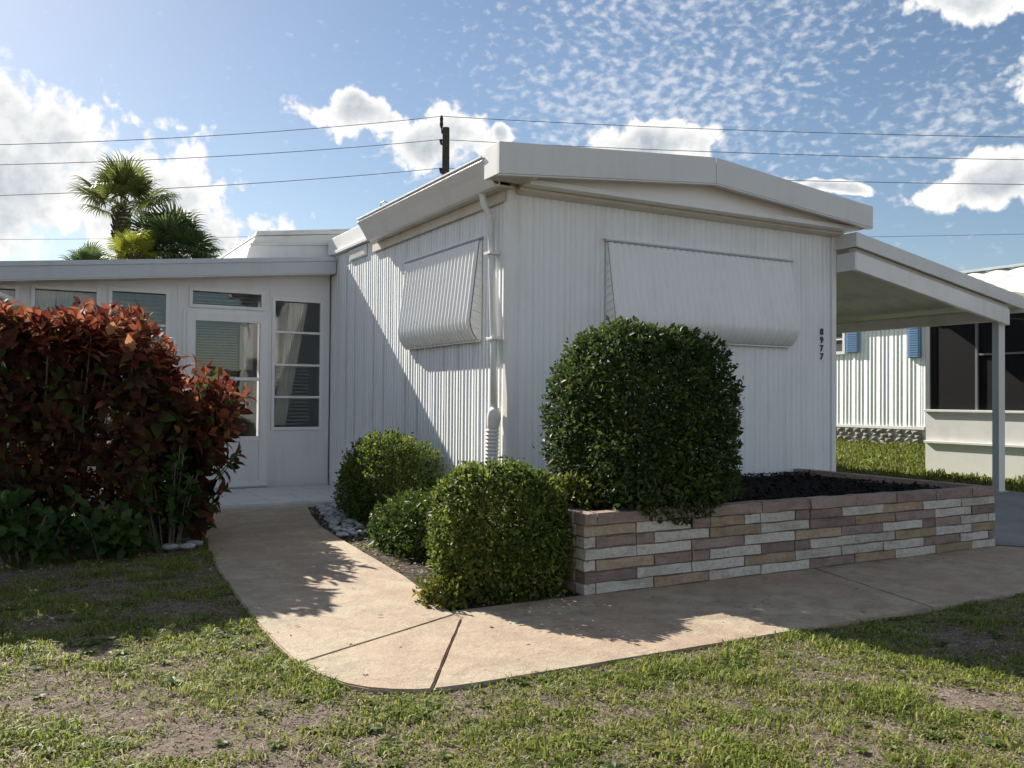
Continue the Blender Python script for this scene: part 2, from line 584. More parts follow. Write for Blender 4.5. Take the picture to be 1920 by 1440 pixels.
class MB:
    def __init__(self):
        self.v = []
        self.f = []

    def add(self, vs, fs):
        n = len(self.v)
        self.v += [tuple(x) for x in vs]
        self.f += [tuple(i + n for i in f) for f in fs]
        return self

    def box(self, x0, x1, y0, y1, z0, z1):
        vs = [(x, y, z) for z in (z0, z1) for y in (y0, y1) for x in (x0, x1)]
        return self.add(vs, [(0, 2, 3, 1), (4, 5, 7, 6), (0, 1, 5, 4), (2, 6, 7, 3), (0, 4, 6, 2), (1, 3, 7, 5)])

    def prism(self, poly, axis, a0, a1):
        """poly: 2d points in the two other axes (x,y,z order), extruded along axis"""
        n = len(poly)

        def mk(p, a):
            if axis == 'x':
                return (a, p[0], p[1])
            if axis == 'y':
                return (p[0], a, p[1])
            return (p[0], p[1], a)
        vs = [mk(p, a0) for p in poly] + [mk(p, a1) for p in poly]
        fs = [tuple(range(n)), tuple(range(2 * n - 1, n - 1, -1))]
        fs += [(i, i + n, (i + 1) % n + n, (i + 1) % n) for i in range(n)]
        return self.add(vs, fs)

    def tube(self, pts, r, n=8, cap=True):
        pts = [Vector(p) for p in pts]
        rs = r if isinstance(r, (list, tuple)) else [r] * len(pts)
        base = len(self.v)
        prev = None
        for i, p in enumerate(pts):
            t = (pts[min(i + 1, len(pts) - 1)] - pts[max(i - 1, 0)]).normalized()
            a = t.cross(Vector((0, 0, 1)))
            if a.length < 1e-3:
                a = t.cross(Vector((1, 0, 0)))
            a.normalize()
            if prev is not None and a.dot(prev) < 0:
                a = -a
            prev = a
            b = t.cross(a).normalized()
            for k in range(n):
                an = 2 * math.pi * k / n
                self.v.append(tuple(p + a * math.cos(an) * rs[i] + b * math.sin(an) * rs[i]))
        for i in range(len(pts) - 1):
            for k in range(n):
                k2 = (k + 1) % n
                self.f.append((base + i * n + k, base + i * n + k2, base + (i + 1) * n + k2, base + (i + 1) * n + k))
        if cap:
            self.f.append(tuple(base + k for k in range(n - 1, -1, -1)))
            e = base + (len(pts) - 1) * n
            self.f.append(tuple(e + k for k in range(n)))
        return self

    def build(self, name, material, parent=None, bevel=0.0, smooth=False):
        off = rootloc(parent)
        me = bpy.data.meshes.new(name)
        me.from_pydata([tuple(Vector(p) - off) for p in self.v], [], self.f)
        bm = bmesh.new()
        bm.from_mesh(me)
        bmesh.ops.recalc_face_normals(bm, faces=bm.faces)
        if bevel:
            bmesh.ops.bevel(bm, geom=list(bm.edges), offset=bevel, segments=1, affect='EDGES')
        bm.to_mesh(me)
        bm.free()
        if smooth:
            me.polygons.foreach_set('use_smooth', np.ones(len(me.polygons), dtype=bool))
        me.materials.append(MATS[material])
        o = link(bpy.data.objects.new(name, me))
        o.parent = parent
        return o


def box(name, dims, material, parent=None, bevel=0.003):
    return MB().box(*dims).build(name, material, parent, bevel)


def sstep(a, b, x):
    t = np.clip((np.asarray(x, float) - a) / (b - a), 0, 1)
    return t * t * (3 - 2 * t)


def in_poly(px, py, poly):
    inside = np.zeros(len(px), bool)
    n = len(poly)
    j = n - 1
    for i in range(n):
        xi, yi = poly[i]
        xj, yj = poly[j]
        c = ((yi > py) != (yj > py)) & (px < (xj - xi) * (py - yi) / (yj - yi + 1e-12) + xi)
        inside ^= c
        j = i
    return inside


class SinNoise:
    def __init__(self, seed, freq, n=14):
        r = np.random.default_rng(seed)
        k = r.normal(size=(n, 3))
        k /= np.linalg.norm(k, axis=1)[:, None]
        self.k = k * freq * r.uniform(.6, 1.9, (n, 1))
        self.p = r.uniform(0, 6.28, n)
        self.n = n

    def __call__(self, P):
        return np.sin(P @ self.k.T + self.p).sum(1) / math.sqrt(self.n)


# ================================================================== the setting
X0, Y0, W = 3.473, 6.272, 3.75
X1 = X0 + W


def ground_h(x, y):
    t = sstep(4.3, 6.3, y)
    s = sstep(8.5, 9.8, x)
    return -.02 + .14 * t * s + .18 * sstep(11.4, 15, x) * t


def make_ground():
    xs = np.unique(np.concatenate([[-400, -150, -60, -25, -12], np.arange(-6, 16.01, .2), [18, 22, 30, 60, 150, 400]]))
    ys = np.unique(np.concatenate([[-400, -150, -60, -20, -8, -3], np.arange(0, 14.01, .2), [16, 20, 30, 60, 150, 500]]))
    Xg, Yg = np.meshgrid(xs, ys)
    P = np.stack([Xg.ravel(), Yg.ravel(), np.zeros(Xg.size)], 1)
    P[:, 2] = ground_h(P[:, 0], P[:, 1])
    nz = SinNoise(3, 2.2)
    near = (sstep(-6, -4, P[:, 0]) * (1 - sstep(5.2, 6.5, P[:, 0])) * (1 - sstep(5.5, 7, P[:, 1])))
    P[:, 2] += near * (.005 * nz(P) - .003)
    nx = len(xs)
    i = np.arange(len(ys) - 1)[:, None] * nx + np.arange(nx - 1)[None, :]
    F = np.stack([i, i + 1, i + nx + 1, i + nx], -1).reshape(-1, 4)
    o = obj_np('ground', P, F, 'lawn_soil', None, True)
    tag(o, kind='structure')


make_ground()

OUTER = [(1.62, 9.3), (1.52, 8.92), (1.44, 8.1), (1.36, 7.37), (1.28, 6.8), (1.234, 6.385), (1.19, 5.9), (1.162, 5.525), (1.13, 5.1), (1.104, 4.727),
         (1.087, 4.4), (1.080, 4.15), (1.075, 3.83)]
CORNER = [(1.075, 3.80), (1.09, 3.66), (1.12, 3.52), (1.168, 3.40), (1.225, 3.315), (1.30, 3.25), (1.38, 3.205), (1.437, 3.185)]
INNER = [(2.035, 4.245), (2.07, 4.45), (2.12, 4.78), (2.19, 5.27), (2.246, 5.99), (2.316, 6.9), (2.39, 7.7), (2.55, 8.5), (2.74, 9.3)]
SLABS = [OUTER + [(1.077, 3.758), (2.03, 4.228)] + INNER,
         [(1.078, 3.749)] + CORNER[1:-1] + [(1.435, 3.186), (2.027, 4.13), (2.028, 4.217)],
         [(1.444, 3.183), (1.635, 3.166), (1.9, 3.165), (2.6, 3.163), (3.5, 3.165), (4.412, 3.166), (4.735, 4.30), (2.04, 4.30), (2.038, 4.14)],
         [(4.424, 3.166), (5.5, 3.168), (7.6, 3.17), (7.6, 4.26), (6.9, 4.30), (4.748, 4.30)]]
WALK_ALL = OUTER + CORNER + [(1.635, 3.166), (4.4, 3.166), (7.6, 3.17), (7.6, 4.3), (2.04, 4.3)] + INNER


def make_walk():
    root = thing('walkway', None, None, (2.0, 4.0, 0))
    root['kind'] = 'structure'
    for poly in SLABS:
        # fine wobble of the edges, like hand-trowelled concrete
        dense = []
        for i, p in enumerate(poly):
            q = poly[(i + 1) % len(poly)]
            L = math.hypot(q[0] - p[0], q[1] - p[1])
            k = max(1, int(L / .09))
            for j in range(k):
                t = j / k
                w = .0018 if 0 < j < k else .0
                dense.append((p[0] + (q[0] - p[0]) * t + random.uniform(-w, w), p[1] + (q[1] - p[1]) * t + random.uniform(-w, w)))
        me = bpy.data.meshes.new('slab')
        bm = bmesh.new()
        vs = [bm.verts.new((x - 2.0, y - 4.0, 0.0)) for x, y in dense]
        f = bm.faces.new(vs)
        if f.normal.z < 0:
            f.normal_flip()
        r = bmesh.ops.extrude_face_region(bm, geom=[f])
        for v in [g for g in r['geom'] if isinstance(g, bmesh.types.BMVert)]:
            v.co.z -= .07
        bmesh.ops.recalc_face_normals(bm, faces=bm.faces)
        top = [e for e in bm.edges if all(abs(v.co.z) < 1e-6 for v in e.verts)]
        bmesh.ops.bevel(bm, geom=top, offset=.006, segments=2, affect='EDGES')
        bm.to_mesh(me)
        bm.free()
        me.materials.append(MATS['walk_concrete'])
        o = link(bpy.data.objects.new('slab', me))
        o.parent = root


make_walk()


def make_drive():
    ys = [3.17, 4.3, 4.7, 5.1, 5.5, 5.9, 6.3, 8, 22]
    V = []
    for y in ys:
        z = .006 + .12 * float(sstep(4.3, 6.3, y))
        xa = 7.62 if y < 4.29 else (6.78 if y < 6.25 else X1 + .0)
        V += [(xa, y, z), (9.95, y, z)]
    F = [(2 * i, 2 * i + 1, 2 * i + 3, 2 * i + 2) for i in range(len(ys) - 1)]
    o = obj_np('driveway', V, F, 'drive_concrete')
    tag(o, kind='structure')
    # the neighbour's lawn
    xs = [9.95, 10.4, 11.0, 11.6, 12.2, 12.8, 13.4, 14, 14.6, 15.2, 18, 30]
    ys = [4.3, 4.8, 5.3, 5.8, 6.3, 8, 10, 12, 14, 20, 40]
    V = [(x, y, float(ground_h(x, y)) + .008) for y in ys for x in xs]
    n = len(xs)
    F = [(j * n + i, j * n + i + 1, (j + 1) * n + i + 1, (j + 1) * n + i) for j in range(len(ys) - 1) for i in range(n - 1)]
    o = obj_np('neighbouring_lawn', V, F, 'grass_far')
    tag(o, kind='structure')
    # soil bed between the path and the house
    poly = [(x + .004, y) for x, y in INNER] + [(3.47, 9.3), (3.47, 4.3), (2.05, 4.31)]
    me = bpy.data.meshes.new('planting_bed')
    bm = bmesh.new()
    f = bm.faces.new([bm.verts.new((x, y, -.012)) for x, y in poly])
    bmesh.ops.triangulate(bm, faces=[f])
    bmesh.ops.subdivide_edges(bm, edges=bm.edges, cuts=6, use_grid_fill=True)
    for v in bm.verts:
        v.co.z += .012 * math.sin(v.co.x * 9.1) * math.sin(v.co.y * 7.3) + random.uniform(-.004, .004)
    bmesh.ops.recalc_face_normals(bm, faces=bm.faces)
    bm.to_mesh(me)
    bm.free()
    me.materials.append(MATS['bed_soil'])
    o = link(bpy.data.objects.new('planting_bed', me))
    tag(o, kind='structure')


make_drive()

# ================================================================== mobile home
home = thing('mobile_home', 'white ribbed metal mobile home with low gable roof and folded window awnings', 'house', (X0, Y0, 0))


def siding_mesh(name, width, z0, z1, grooves, depth=.009, seed=0, slope=0.0):
    """vertical ribbed panel, local x across, -y is the outside"""
    r = random.Random(seed)
    pts = [(0.0, 0.0)]
    x = 0.0
    for g, w in grooves:
        pts += [(g - w, 0.0), (g - w * .45, depth), (g + w * .45, depth), (g + w, 0.0)]
    pts.append((width, 0.0))
    V, F = [], []
    zs = [z0, z0 + (z1 - z0) * .33, z0 + (z1 - z0) * .66, z1]
    for zi, z in enumerate(zs):
        for (a, b) in pts:
            V.append((a, b + (r.uniform(-.0012, .0012) if 0 < zi < 3 else 0), z + (a * slope if zi == 3 else 0)))
    n = len(pts)
    for j in range(3):
        for i in range(n - 1):
            F.append((j * n + i, j * n + i + 1, (j + 1) * n + i + 1, (j + 1) * n + i))
    me = mesh_np(name, V, F)
    me.materials.append(MATS['siding_white'])
    return me


def clad(root, origin, ang, length, z0, z1, mats='siding_white', pitch=.305, grooves=((.012, .010), (.075, .007), (.15, .009), (.215, .006), (.27, .007)), depth=.0055, name='siding_panel'):
    """row of separate siding panels; ang rotates local +x about z"""
    variants = [siding_mesh(name, pitch - .0015, z0, z1, grooves, depth, s) for s in range(3)]
    n = int(math.ceil(length / pitch))
    off = rootloc(root)
    for i in range(n):
        w = min(pitch, length - i * pitch)
        if w < .03:
            break
        o = bpy.data.objects.new(name, variants[i % 3])
        link(o)
        o.parent = root
        x = i * pitch
        o.location = Vector((origin[0] + math.cos(ang) * x, origin[1] + math.sin(ang) * x, 0)) - off
        o.rotation_euler = (0, 0, ang)
        o.scale = (w / pitch, 1, 1)


# solid body behind the cladding
MB().box(X0 + .02, X1 - .02, Y0 + .02, 17.0, 0.0, 2.86).build('house_body', 'siding_white', home)
clad(home, (X0 + .02, Y0), 0, W - .04, -.02, 2.83)                       # front wall (local -y faces the viewer)
# left wall: local x runs toward -y, outside is -x
clad(home, (X0, 10.85), -math.pi / 2, 10.85 - Y0 - .02, -.02, 2.86, grooves=((.012, .012), (.068, .009), (.135, .015), (.205, .009), (.262, .012)), depth=.012)
# corner posts
box('corner_trim', (X0 - .012, X0 + .055, Y0 - .012, Y0 + .07, -.02, 2.82), 'trim_white', home)
box('corner_trim', (X1 - .05, X1 + .012, Y0 - .012, Y0 + .06, -.02, 2.82), 'trim_white', home)
box('frieze_board', (X0 - .035, X0 - .0125, Y0 + .03, 9.3, 2.715, 2.80), 'soffit_beige', home)
# gable ledge and gable panel
MB().prism([(6.065, 2.815), (6.065, 2.858), (6.255, 2.885), (6.262, 2.815)], 'x', 3.55, 7.30).build('gable_ledge', 'trim_white', home, .002)
MB().prism([(6.19, 2.79), (6.19, 2.812), (6.262, 2.812), (6.262, 2.77)], 'x', 3.53, 7.26).build('gable_drip', 'soffit_beige', home)
MB().prism([(3.34, 2.860), (7.26, 2.860), (7.26, 3.00), (5.31, 3.20), (3.34, 3.00)], 'y', 6.10, 6.164).build('gable_panel', 'trim_white', home)
# front fascia: two boards meeting at the ridge
YF = 5.95
MB().prism([(3.205, 2.83), (3.205, 3.075), (5.362, 3.250), (5.362, 3.022)], 'y', YF, YF + .022).build('fascia', 'fascia_white', home, .003)
MB().prism([(5.366, 3.022), (5.366, 3.250), (7.395, 3.045), (7.395, 2.835)], 'y', YF, YF + .022).build('fascia', 'fascia_white', home, .003)
box('fascia_return', (3.205, 3.225, YF + .0225, 6.20, 2.83, 3.075), 'trim_white', home)
box('fascia_return', (7.373, 7.395, YF + .0225, 6.35, 2.835, 3.04), 'fascia_white', home)
MB().box(3.228, 3.56, YF + .023, 6.205, 2.838, 2.852).build('soffit', 'soffit_beige', home)
MB().box(7.262, 7.372, YF + .12, 9.1, 2.842, 2.96).build('soffit', 'soffit_beige', home)
# lower lip of the fascia
MB().prism([(3.215, 2.818), (3.215, 2.829), (5.362, 3.021), (5.362, 3.010)], 'y', YF + .004, YF + .05).build('fascia_lip', 'fascia_white', home)
MB().prism([(5.366, 3.010), (5.366, 3.021), (7.39, 2.834), (7.39, 2.823)], 'y', YF + .004, YF + .05).build('fascia_lip', 'fascia_white', home)
# soffit under the overhang
MB().prism([(3.23, 2.86), (3.23, 2.875), (5.364, 3.05), (7.37, 2.875), (7.37, 2.86), (5.364, 3.035)], 'y', YF + .055, 6.098).build('soffit', 'soffit_beige', home)
MB().box(3.36, X0 + .01, 6.21, 9.15, 2.802, 2.815).build('soffit', 'soffit_beige', home)
# roof skin
MB().prism([(3.24, 2.99), (3.24, 3.035), (5.364, 3.215), (7.36, 3.01), (7.36, 2.965), (5.364, 3.17)], 'y', YF + .024, 9.12).build('roof', 'roof_white', home)
MB().prism([(3.6, 2.90), (3.6, 3.05), (5.364, 3.21), (7.3, 3.01), (7.3, 2.9)], 'y', 9.13, 17.0).build('roof', 'roof_white', home)
# gutter along the left eave
MB().prism([(3.20, 3.005), (3.19, 2.985), (3.25, 2.90), (3.30, 2.815), (3.31, 2.80), (3.358, 2.80), (3.358, 2.995), (3.345, 2.995), (3.345, 2.82), (3.31, 2.82), (3.26, 2.905), (3.215, 2.985)],
           'y', 6.215, 9.1).build('gutter', 'trim_white', home)
box('gutter_lip', (3.183, 3.235, 6.215, 9.1, 3.007, 3.022), 'trim_white', home, .002)
for i in range(5):
    box('gutter_strap', (3.19, 3.35, 6.6 + i * .55, 6.625 + i * .55, 3.0225, 3.028), 'trim_white', home, .001)
MB().tube([(3.20, 8.42, 3.02), (3.19, 8.40, 3.06), (3.21, 8.36, 3.075), (3.24, 8.33, 3.05)], .008, 6).build('wire_clip', 'post_grey', home)

# downspout, funnel and corrugated drain
dsp = MB().tube([(3.345, 6.50, 2.81), (3.36, 6.50, 2.72), (3.41, 6.48, 2.60), (3.415, 6.45, 2.2), (3.41, 6.40, 1.5), (3.40, 6.36, 1.03)], .029, 10).build('downspout', 'pipe_white', home, 0, True)
MB().tube([(3.40, 6.36, 1.05), (3.40, 6.36, 1.02), (3.398, 6.365, .97), (3.396, 6.372, .90), (3.395, 6.374, .88)], [.036, .052, .058, .05, .048], 14).build('funnel', 'pipe_white', dsp, 0, True)
pts, rad = [], []
for i in range(60):
    z = .88 - i * .0152
    pts.append((3.393 + .0 * i, 6.376 + .0007 * i, z))
    rad.append(.050 + (.008 if i % 2 else 0))
MB().tube(pts, rad, 14).build('corrugated_pipe', 'pipe_white', dsp, 0, False)
for z in (2.3, 1.6):
    box('pipe_strap', (3.372, 3.4605, 6.36 + (z - 1.6) * .07, 6.47 + (z - 1.6) * .07, z, z + .02), 'trim_white', dsp, .001)

# raised pan roof behind the porch (left of the main roof)
rr = MB().prism([(2.465, 2.80), (2.50, 2.93), (2.576, 3.075), (4.0, 3.245), (4.08, 3.10), (4.08, 2.80)], 'y', 11.0, 16.5).build('rear_roof', 'trim_white', home)
MB().prism([(2.56, 3.080), (2.57, 3.105), (4.05, 3.282), (4.06, 3.252)], 'y', 10.955, 16.5).build('rake_edge', 'roof_white', rr)
MB().prism([(2.50, 2.955), (2.505, 2.985), (4.05, 3.128), (4.05, 3.10)], 'y', 10.97, 10.999).build('rake_trim', 'roof_white', rr)
for i in range(14):
    y = 11.05 + i * .38
    MB().prism([(2.58, 3.11), (2.60, 3.150), (4.04, 3.325), (4.05, 3.288)], 'y', y, y + .05).build('roof_rib', 'roof_white', rr)
box('eave_strip', (X0 - .06, X0 + .01, 9.13, 10.62, 2.865, 2.905), 'trim_white', home)
box('eave_board', (X0 - .01, X0 + .10, 9.13, 10.95, 2.9055, 3.10), 'trim_white', home)
# small louvre near the eave
vent = box('louvre', (X0 - .022, X0 - .002, 9.55, 10.10, 2.72, 2.85), 'siding_white', home, .002)
for i in range(6):
    box('louvre_slat', (X0 - .030, X0 - .0222, 9.57, 10.08, 2.735 + i * .019, 2.742 + i * .019), 'trim_white', vent, 0)


# folded clamshell awnings: separate curved slats, side panels with short louvres, a top rod
def slat_mesh(pitch, prof, amp):
    """local: x across, -y outward, z up"""
    xs = [0, .12, .3, .5, .7, .88, 1.0]
    hs = [0, .0, .75, 1.0, .75, .0, 0]
    V, F = [], []
    for (p, z) in prof:
        for a, h in zip(xs, hs):
            V.append((a * pitch, -p - h * amp, z))
    n = len(xs)
    for j in range(len(prof) - 1):
        for i in range(n - 1):
            F.append((j * n + i, j * n + i + 1, (j + 1) * n + i + 1, (j + 1) * n + i))
    me = mesh_np('awning_slat', V, F, True)
    me.materials.append(MATS['awning_white'])
    return me


def awning(label, origin, ang, length, ztop, zbot, proj, nsl):
    """origin = left end (seen from outside) on the wall"""
    H = ztop - zbot
    prof = [(.022, ztop), (.035, ztop - .02)]
    for t in (.12, .3, .5, .68, .8):
        prof.append((.035 + (proj - .035) * (t / .8) ** 1.1, ztop - H * t))
    for t in range(1, 8):
        a = t / 7 * math.radians(165)
        prof.append((proj - (proj - .03) * .5 * (1 - math.cos(a)), ztop - H * (.8 + .2 * math.sin(a / 165 * 90 * 1.0))))
    a_o = thing_part = bpy.data.objects.new('window_awning', None)
    link(a_o)
    a_o.parent = home
    a_o['label'] = label
    a_o.location = Vector(origin) - ROOTLOC[home]
    a_o.rotation_euler = (0, 0, ang)
    pitch = length / nsl
    me = slat_mesh(pitch, prof, .019)
    for i in range(nsl):
        o = link(bpy.data.objects.new('awning_slat', me))
        o.parent = a_o
        o.location = (i * pitch, 0, 0)

    def child(mb, name, material, bevel=0):
        o = mb.build(name, material, None, bevel)
        o.parent = a_o
        return o
    poly = [(-p + .006, z) for p, z in prof] + [(-.004, prof[-1][1]), (-.004, ztop)]
    for xa, xb in ((-.006, -.001), (length + .001, length + .006)):
        child(MB().prism(poly, 'x', xa, xb), 'side_panel', 'awning_white')
        for k in range(9):
            z = ztop - H * (.22 + .08 * k)
            pr = .035 + (proj - .035) * min(1, (.2 + .08 * k) / .8) - .012
            xo = xa - .010 if xa < 0 else xb
            child(MB().prism([(-pr, z), (-pr, z + .008), (-.006, z - .02), (-.006, z - .028)], 'x', xo, xo + .010), 'side_louvre', 'awning_white')
    child(MB().tube([(-.03, -.035, ztop + .012), (length + .03, -.035, ztop + .012)], .010, 8), 'top_rod', 'post_grey')
    child(MB().box(-.03, length + .03, -.030, -.001, ztop + .022, ztop + .034), 'top_channel', 'trim_white')
    child(MB().box(0, length, -.05, -.012, zbot - .012, zbot - .002), 'bottom_rail', 'trim_white')


awning('narrow folded awning on the sunlit side wall beside the downspout', (X0, 8.33, 0), -math.pi / 2, 8.33 - 6.74, 2.465, 1.615, .115, 22)
awning('wide folded awning on the shaded front wall behind the tall shrub', (4.42, Y0, 0), 0, 6.575 - 4.42, 2.465, 1.65, .15, 30)


# house number
def digits():
    root = bpy.data.objects.new('house_number', None)
    link(root)
    root.parent = home
    root['label'] = 'black house number 8977 set vertically beside the corner'
    root.location = Vector((7.03, Y0 - .004, 0)) - ROOTLOC[home]
    for i, ch in enumerate('8977'):
        cu = bpy.data.curves.new('digit', 'FONT')
        cu.body = ch
        cu.size = .088
        cu.extrude = .004
        cu.offset = .0018
        cu.align_x = 'CENTER'
        tmp = bpy.data.objects.new('digit_tmp', cu)
        link(tmp)
        dg = bpy.context.evaluated_depsgraph_get()
        me = bpy.data.meshes.new_from_object(tmp.evaluated_get(dg))
        bpy.data.objects.remove(tmp)
        me.materials.clear()
        me.materials.append(MATS['digit_black'])
        o = link(bpy.data.objects.new('digit', me))
        o.parent = root
        o.rotation_euler = (math.pi / 2, 0, random.uniform(-.03, .03))
        o.location = (random.uniform(-.004, .004), -.003, 1.785 - i * .082)


digits()

# ================================================================== enclosed porch
YP = 10.85
porch = thing('enclosed_porch', 'white enclosed porch with storm door, louvred window and grey sloping fascia', 'porch', (1.7, YP, 0))


def roofz(x):
    return 2.64 + (x - 3.385) * .0955


# wall pieces around the openings (openings: x0,x1,z0,z1)
op_door = (1.775, 2.685, .05, 2.09)
op_trans = (1.80, 2.64, 2.17, 2.375)
op_jal = (2.755, 3.365, .735, 2.315)
op_w1 = (.19, .84, .85, 2.29)
op_w2 = (.945, 1.56, .85, 2.315)
op_w0 = (-.62, .055, .85, 2.27)
op_w00 = (-1.4, -.73, .85, 2.20)
T0, T1 = YP, YP + .09


def wallpiece(x0, x1, z0, z1=None):
    if z1 is None:
        MB().prism([(x0, z0), (x1, z0), (x1, roofz(x1) + .05), (x0, roofz(x0) + .05)], 'y', T0, T1).build('wall', 'porch_white', porch)
    else:
        MB().box(x0, x1, T0, T1, z0, z1).build('wall', 'porch_white', porch)


wins = [op_w00, op_w0, op_w1, op_w2]
xprev = -3.2
for (a, b, c, d) in wins:
    wallpiece(xprev, a, -.03)
    wallpiece(a, b, -.03, c)
    wallpiece(a, b, d)
    xprev = b
wallpiece(xprev, op_door[0], -.03)
wallpiece(op_door[0], op_door[1], -.03, .05)
wallpiece(op_door[0], op_trans[0], 2.09)
wallpiece(op_trans[0], op_trans[1], 2.09, 2.17)
wallpiece(op_trans[0], op_trans[1], 2.375)
wallpiece(op_trans[1], op_door[1], 2.09)
wallpiece(op_door[1], op_jal[0], -.03)
wallpiece(op_jal[0], op_jal[1], -.03, op_jal[2])
wallpiece(op_jal[0], op_jal[1], op_jal[3])
wallpiece(op_jal[1], X0 - .013, -.03)
# thin joint cover strips
for x in (2.71, 3.42, 1.66):
    box('cover_strip', (x, x + .022, T0 - .007, T0 - .0005, .03, 2.42), 'porch_white', porch, .001)


def frame(o, name, parent, t=.035, y0=T0 - .018, y1=T0 + .05, material='trim_white'):
    x0, x1, z0, z1 = o
    mb = MB()
    mb.box(x0 - .012, x0 + t, y0, y1, z0 - .012, z1 + .012).box(x1 - t, x1 + .012, y0, y1, z0 - .012, z1 + .012)
    mb.box(x0 + t, x1 - t, y0 + .001, y1, z1 - t, z1 + .012).box(x0 + t, x1 - t, y0 + .001, y1, z0 - .012, z0 + t)
    return mb.build(name, material, parent, .002)


def awning_window(o, rails, parent=porch):
    fr = frame(o, 'window', parent, .026)
    x0, x1, z0, z1 = o
    zs = [z0 + .026] + rails + [z1 - .026]
    for i in range(len(zs) - 1):
        box('pane', (x0 + .027, x1 - .027, T0 + .012, T0 + .017, zs[i] + .012, zs[i + 1] - .012), 'glass', fr, 0)
    for z in rails:
        box('rail', (x0 + .0265, x1 - .0265, T0 - .020, T0 + .03, z - .013, z + .013), 'trim_white', fr, .002)
    return fr


awning_window(op_jal, [1.125, 1.515, 1.912])
for o, rz in ((op_w1, 1.945), (op_w2, 1.925), (op_w0, 1.95), (op_w00, 1.95)):
    awning_window(o, [1.22, 1.58, rz])
awning_window(op_trans, [])
# storm door
door = frame(op_door, 'storm_door', porch, .085, T0 - .03, T0 + .01, 'trim_white')
box('kick_panel', (1.861, 2.599, T0 - .018, T0 + .0, .136, .60), 'porch_white', door)
box('door_rail', (1.8605, 2.5995, T0 - .026, T0 + .006, .60, .655), 'trim_white', door)
box('door_rail', (1.8605, 2.5995, T0 - .028, T0 + .006, 1.315, 1.355), 'trim_white', door)
box('pane', (1.862, 2.598, T0 - .012, T0 - .008, .656, 1.314), 'glass', door, 0)
box('pane', (1.862, 2.598, T0 - .012, T0 - .008, 1.356, 2.004), 'glass', door, 0)
MB().tube([(1.825, T0 - .03, 1.08), (1.825, T0 - .07, 1.08), (1.90, T0 - .075, 1.08)], .011, 8).build('handle', 'dark_grey', door)
box('threshold', (1.76, 2.70, T0 - .07, T0 - .031, .048, .066), 'post_grey', porch)
frame((1.735, 2.725, .05, 2.13), 'door_casing', porch, .03, T0 - .012, T0 - .0005, 'trim_white')
# inside: floor, back wall, blind, curtains, hanging things
box('floor', (-3.2, 3.44, T1 + .001, 14.5, .0, .04), 'room_grey', porch, 0)
MB().prism([(-3.2, 0.0), (3.44, 0.0), (3.44, roofz(3.44) + .08), (-3.2, roofz(-3.2) + .08)], 'y', 14.5, 14.6).build('inner_wall', 'room_grey', porch)
box('side_wall', (-3.3, -3.2, T0, 14.6, -.03, 2.1), 'porch_white', porch, 0)


def curtain(x0, x1, x0b, x1b, z0, z1, y, material='curtain_cream'):
    V, F = [], []
    n = 40
    for j in range(9):
        t = j / 8
        z = z1 + (z0 - z1) * t
        a, b = x0 + (x0b - x0) * t, x1 + (x1b - x1) * t
        for i in range(n + 1):
            s = i / n
            V.append((a + (b - a) * s, y + .018 * math.sin(s * 50 + .5 * math.sin(j)), z))
    for j in range(8):
        for i in range(n):
            F.append((j * (n + 1) + i, j * (n + 1) + i + 1, (j + 1) * (n + 1) + i + 1, (j + 1) * (n + 1) + i))
    return obj_np('curtain', V, F, material, porch, True)


curtain(3.00, 3.22, 2.79, 2.95, .78, 2.29, T1 + .03)
curtain(.21, .42, .21, .36, .9, 2.26, T1 + .06)
curtain(.43, .83, .43, .83, .9, 2.26, T1 + .05, 'blind_grey')
curtain(-.58, .02, -.58, .02, .9, 2.24, T1 + .06)


def blind(x0, x1, z0, z1, y, step=.032):
    mb = MB()
    z = z0
    while z < z1:
        mb.add([(x0, y, z), (x1, y, z), (x1, y + .02, z + .016), (x0, y + .02, z + .016)], [(0, 1, 2, 3)])
        z += step
    o = mb.build('blind', 'blind_grey', porch)
    o['kind'] = 'stuff'


blind(1.87, 2.39, 1.36, 2.0, T1 + .12)
blind(1.82, 2.63, 2.18, 2.36, T1 + .12, .045)
blind(2.92, 3.34, .78, 1.55, T1 + .35, .045)
blind(.97, 1.54, 1.6, 2.29, T1 + .25, .05)
box('hanging_panel', (2.41, 2.57, T1 + .10, T1 + .11, 1.45, 2.0), 'curtain_cream', porch)
# roof slab and fascia
MB().prism([(-3.4, roofz(-3.4)), (-3.4, roofz(-3.4) + .16), (3.455, roofz(3.455) + .16), (3.455, roofz(3.455))], 'y', 10.63, 15.0).build('porch_roof', 'roof_white', porch)
MB().prism([(-3.4, roofz(-3.4) + .0), (-3.4, roofz(-3.4) + .185), (3.458, roofz(3.458) + .195), (3.458, roofz(3.458) + .0)], 'y', 10.60, 10.629).build('fascia', 'porch_fascia', porch, .003)
MB().prism([(-3.4, roofz(-3.4) + .135), (-3.4, roofz(-3.4) + .188), (3.455, roofz(3.455) + .198), (3.455, roofz(3.455) + .145)], 'y', 10.588, 10.599).build('drip_edge', 'porch_fascia', porch, .002)
MB().prism([(-3.3, roofz(-3.3) - .012), (-3.3, roofz(-3.3) - .001), (3.44, roofz(3.44) - .001), (3.44, roofz(3.44) - .012)], 'y', 10.602, 10.83).build('soffit', 'soffit_beige', porch)
MB().tube([(-.16, 10.70, 2.27), (-.16, 10.70, 2.20), (-.10, 10.70, 2.16), (.0, 10.72, 2.12), (.02, 10.74, 2.04), (.02, 10.75, 1.2), (.02, 10.75, .0)], .035, 10).build('downspout', 'pipe_white', porch, 0, True)
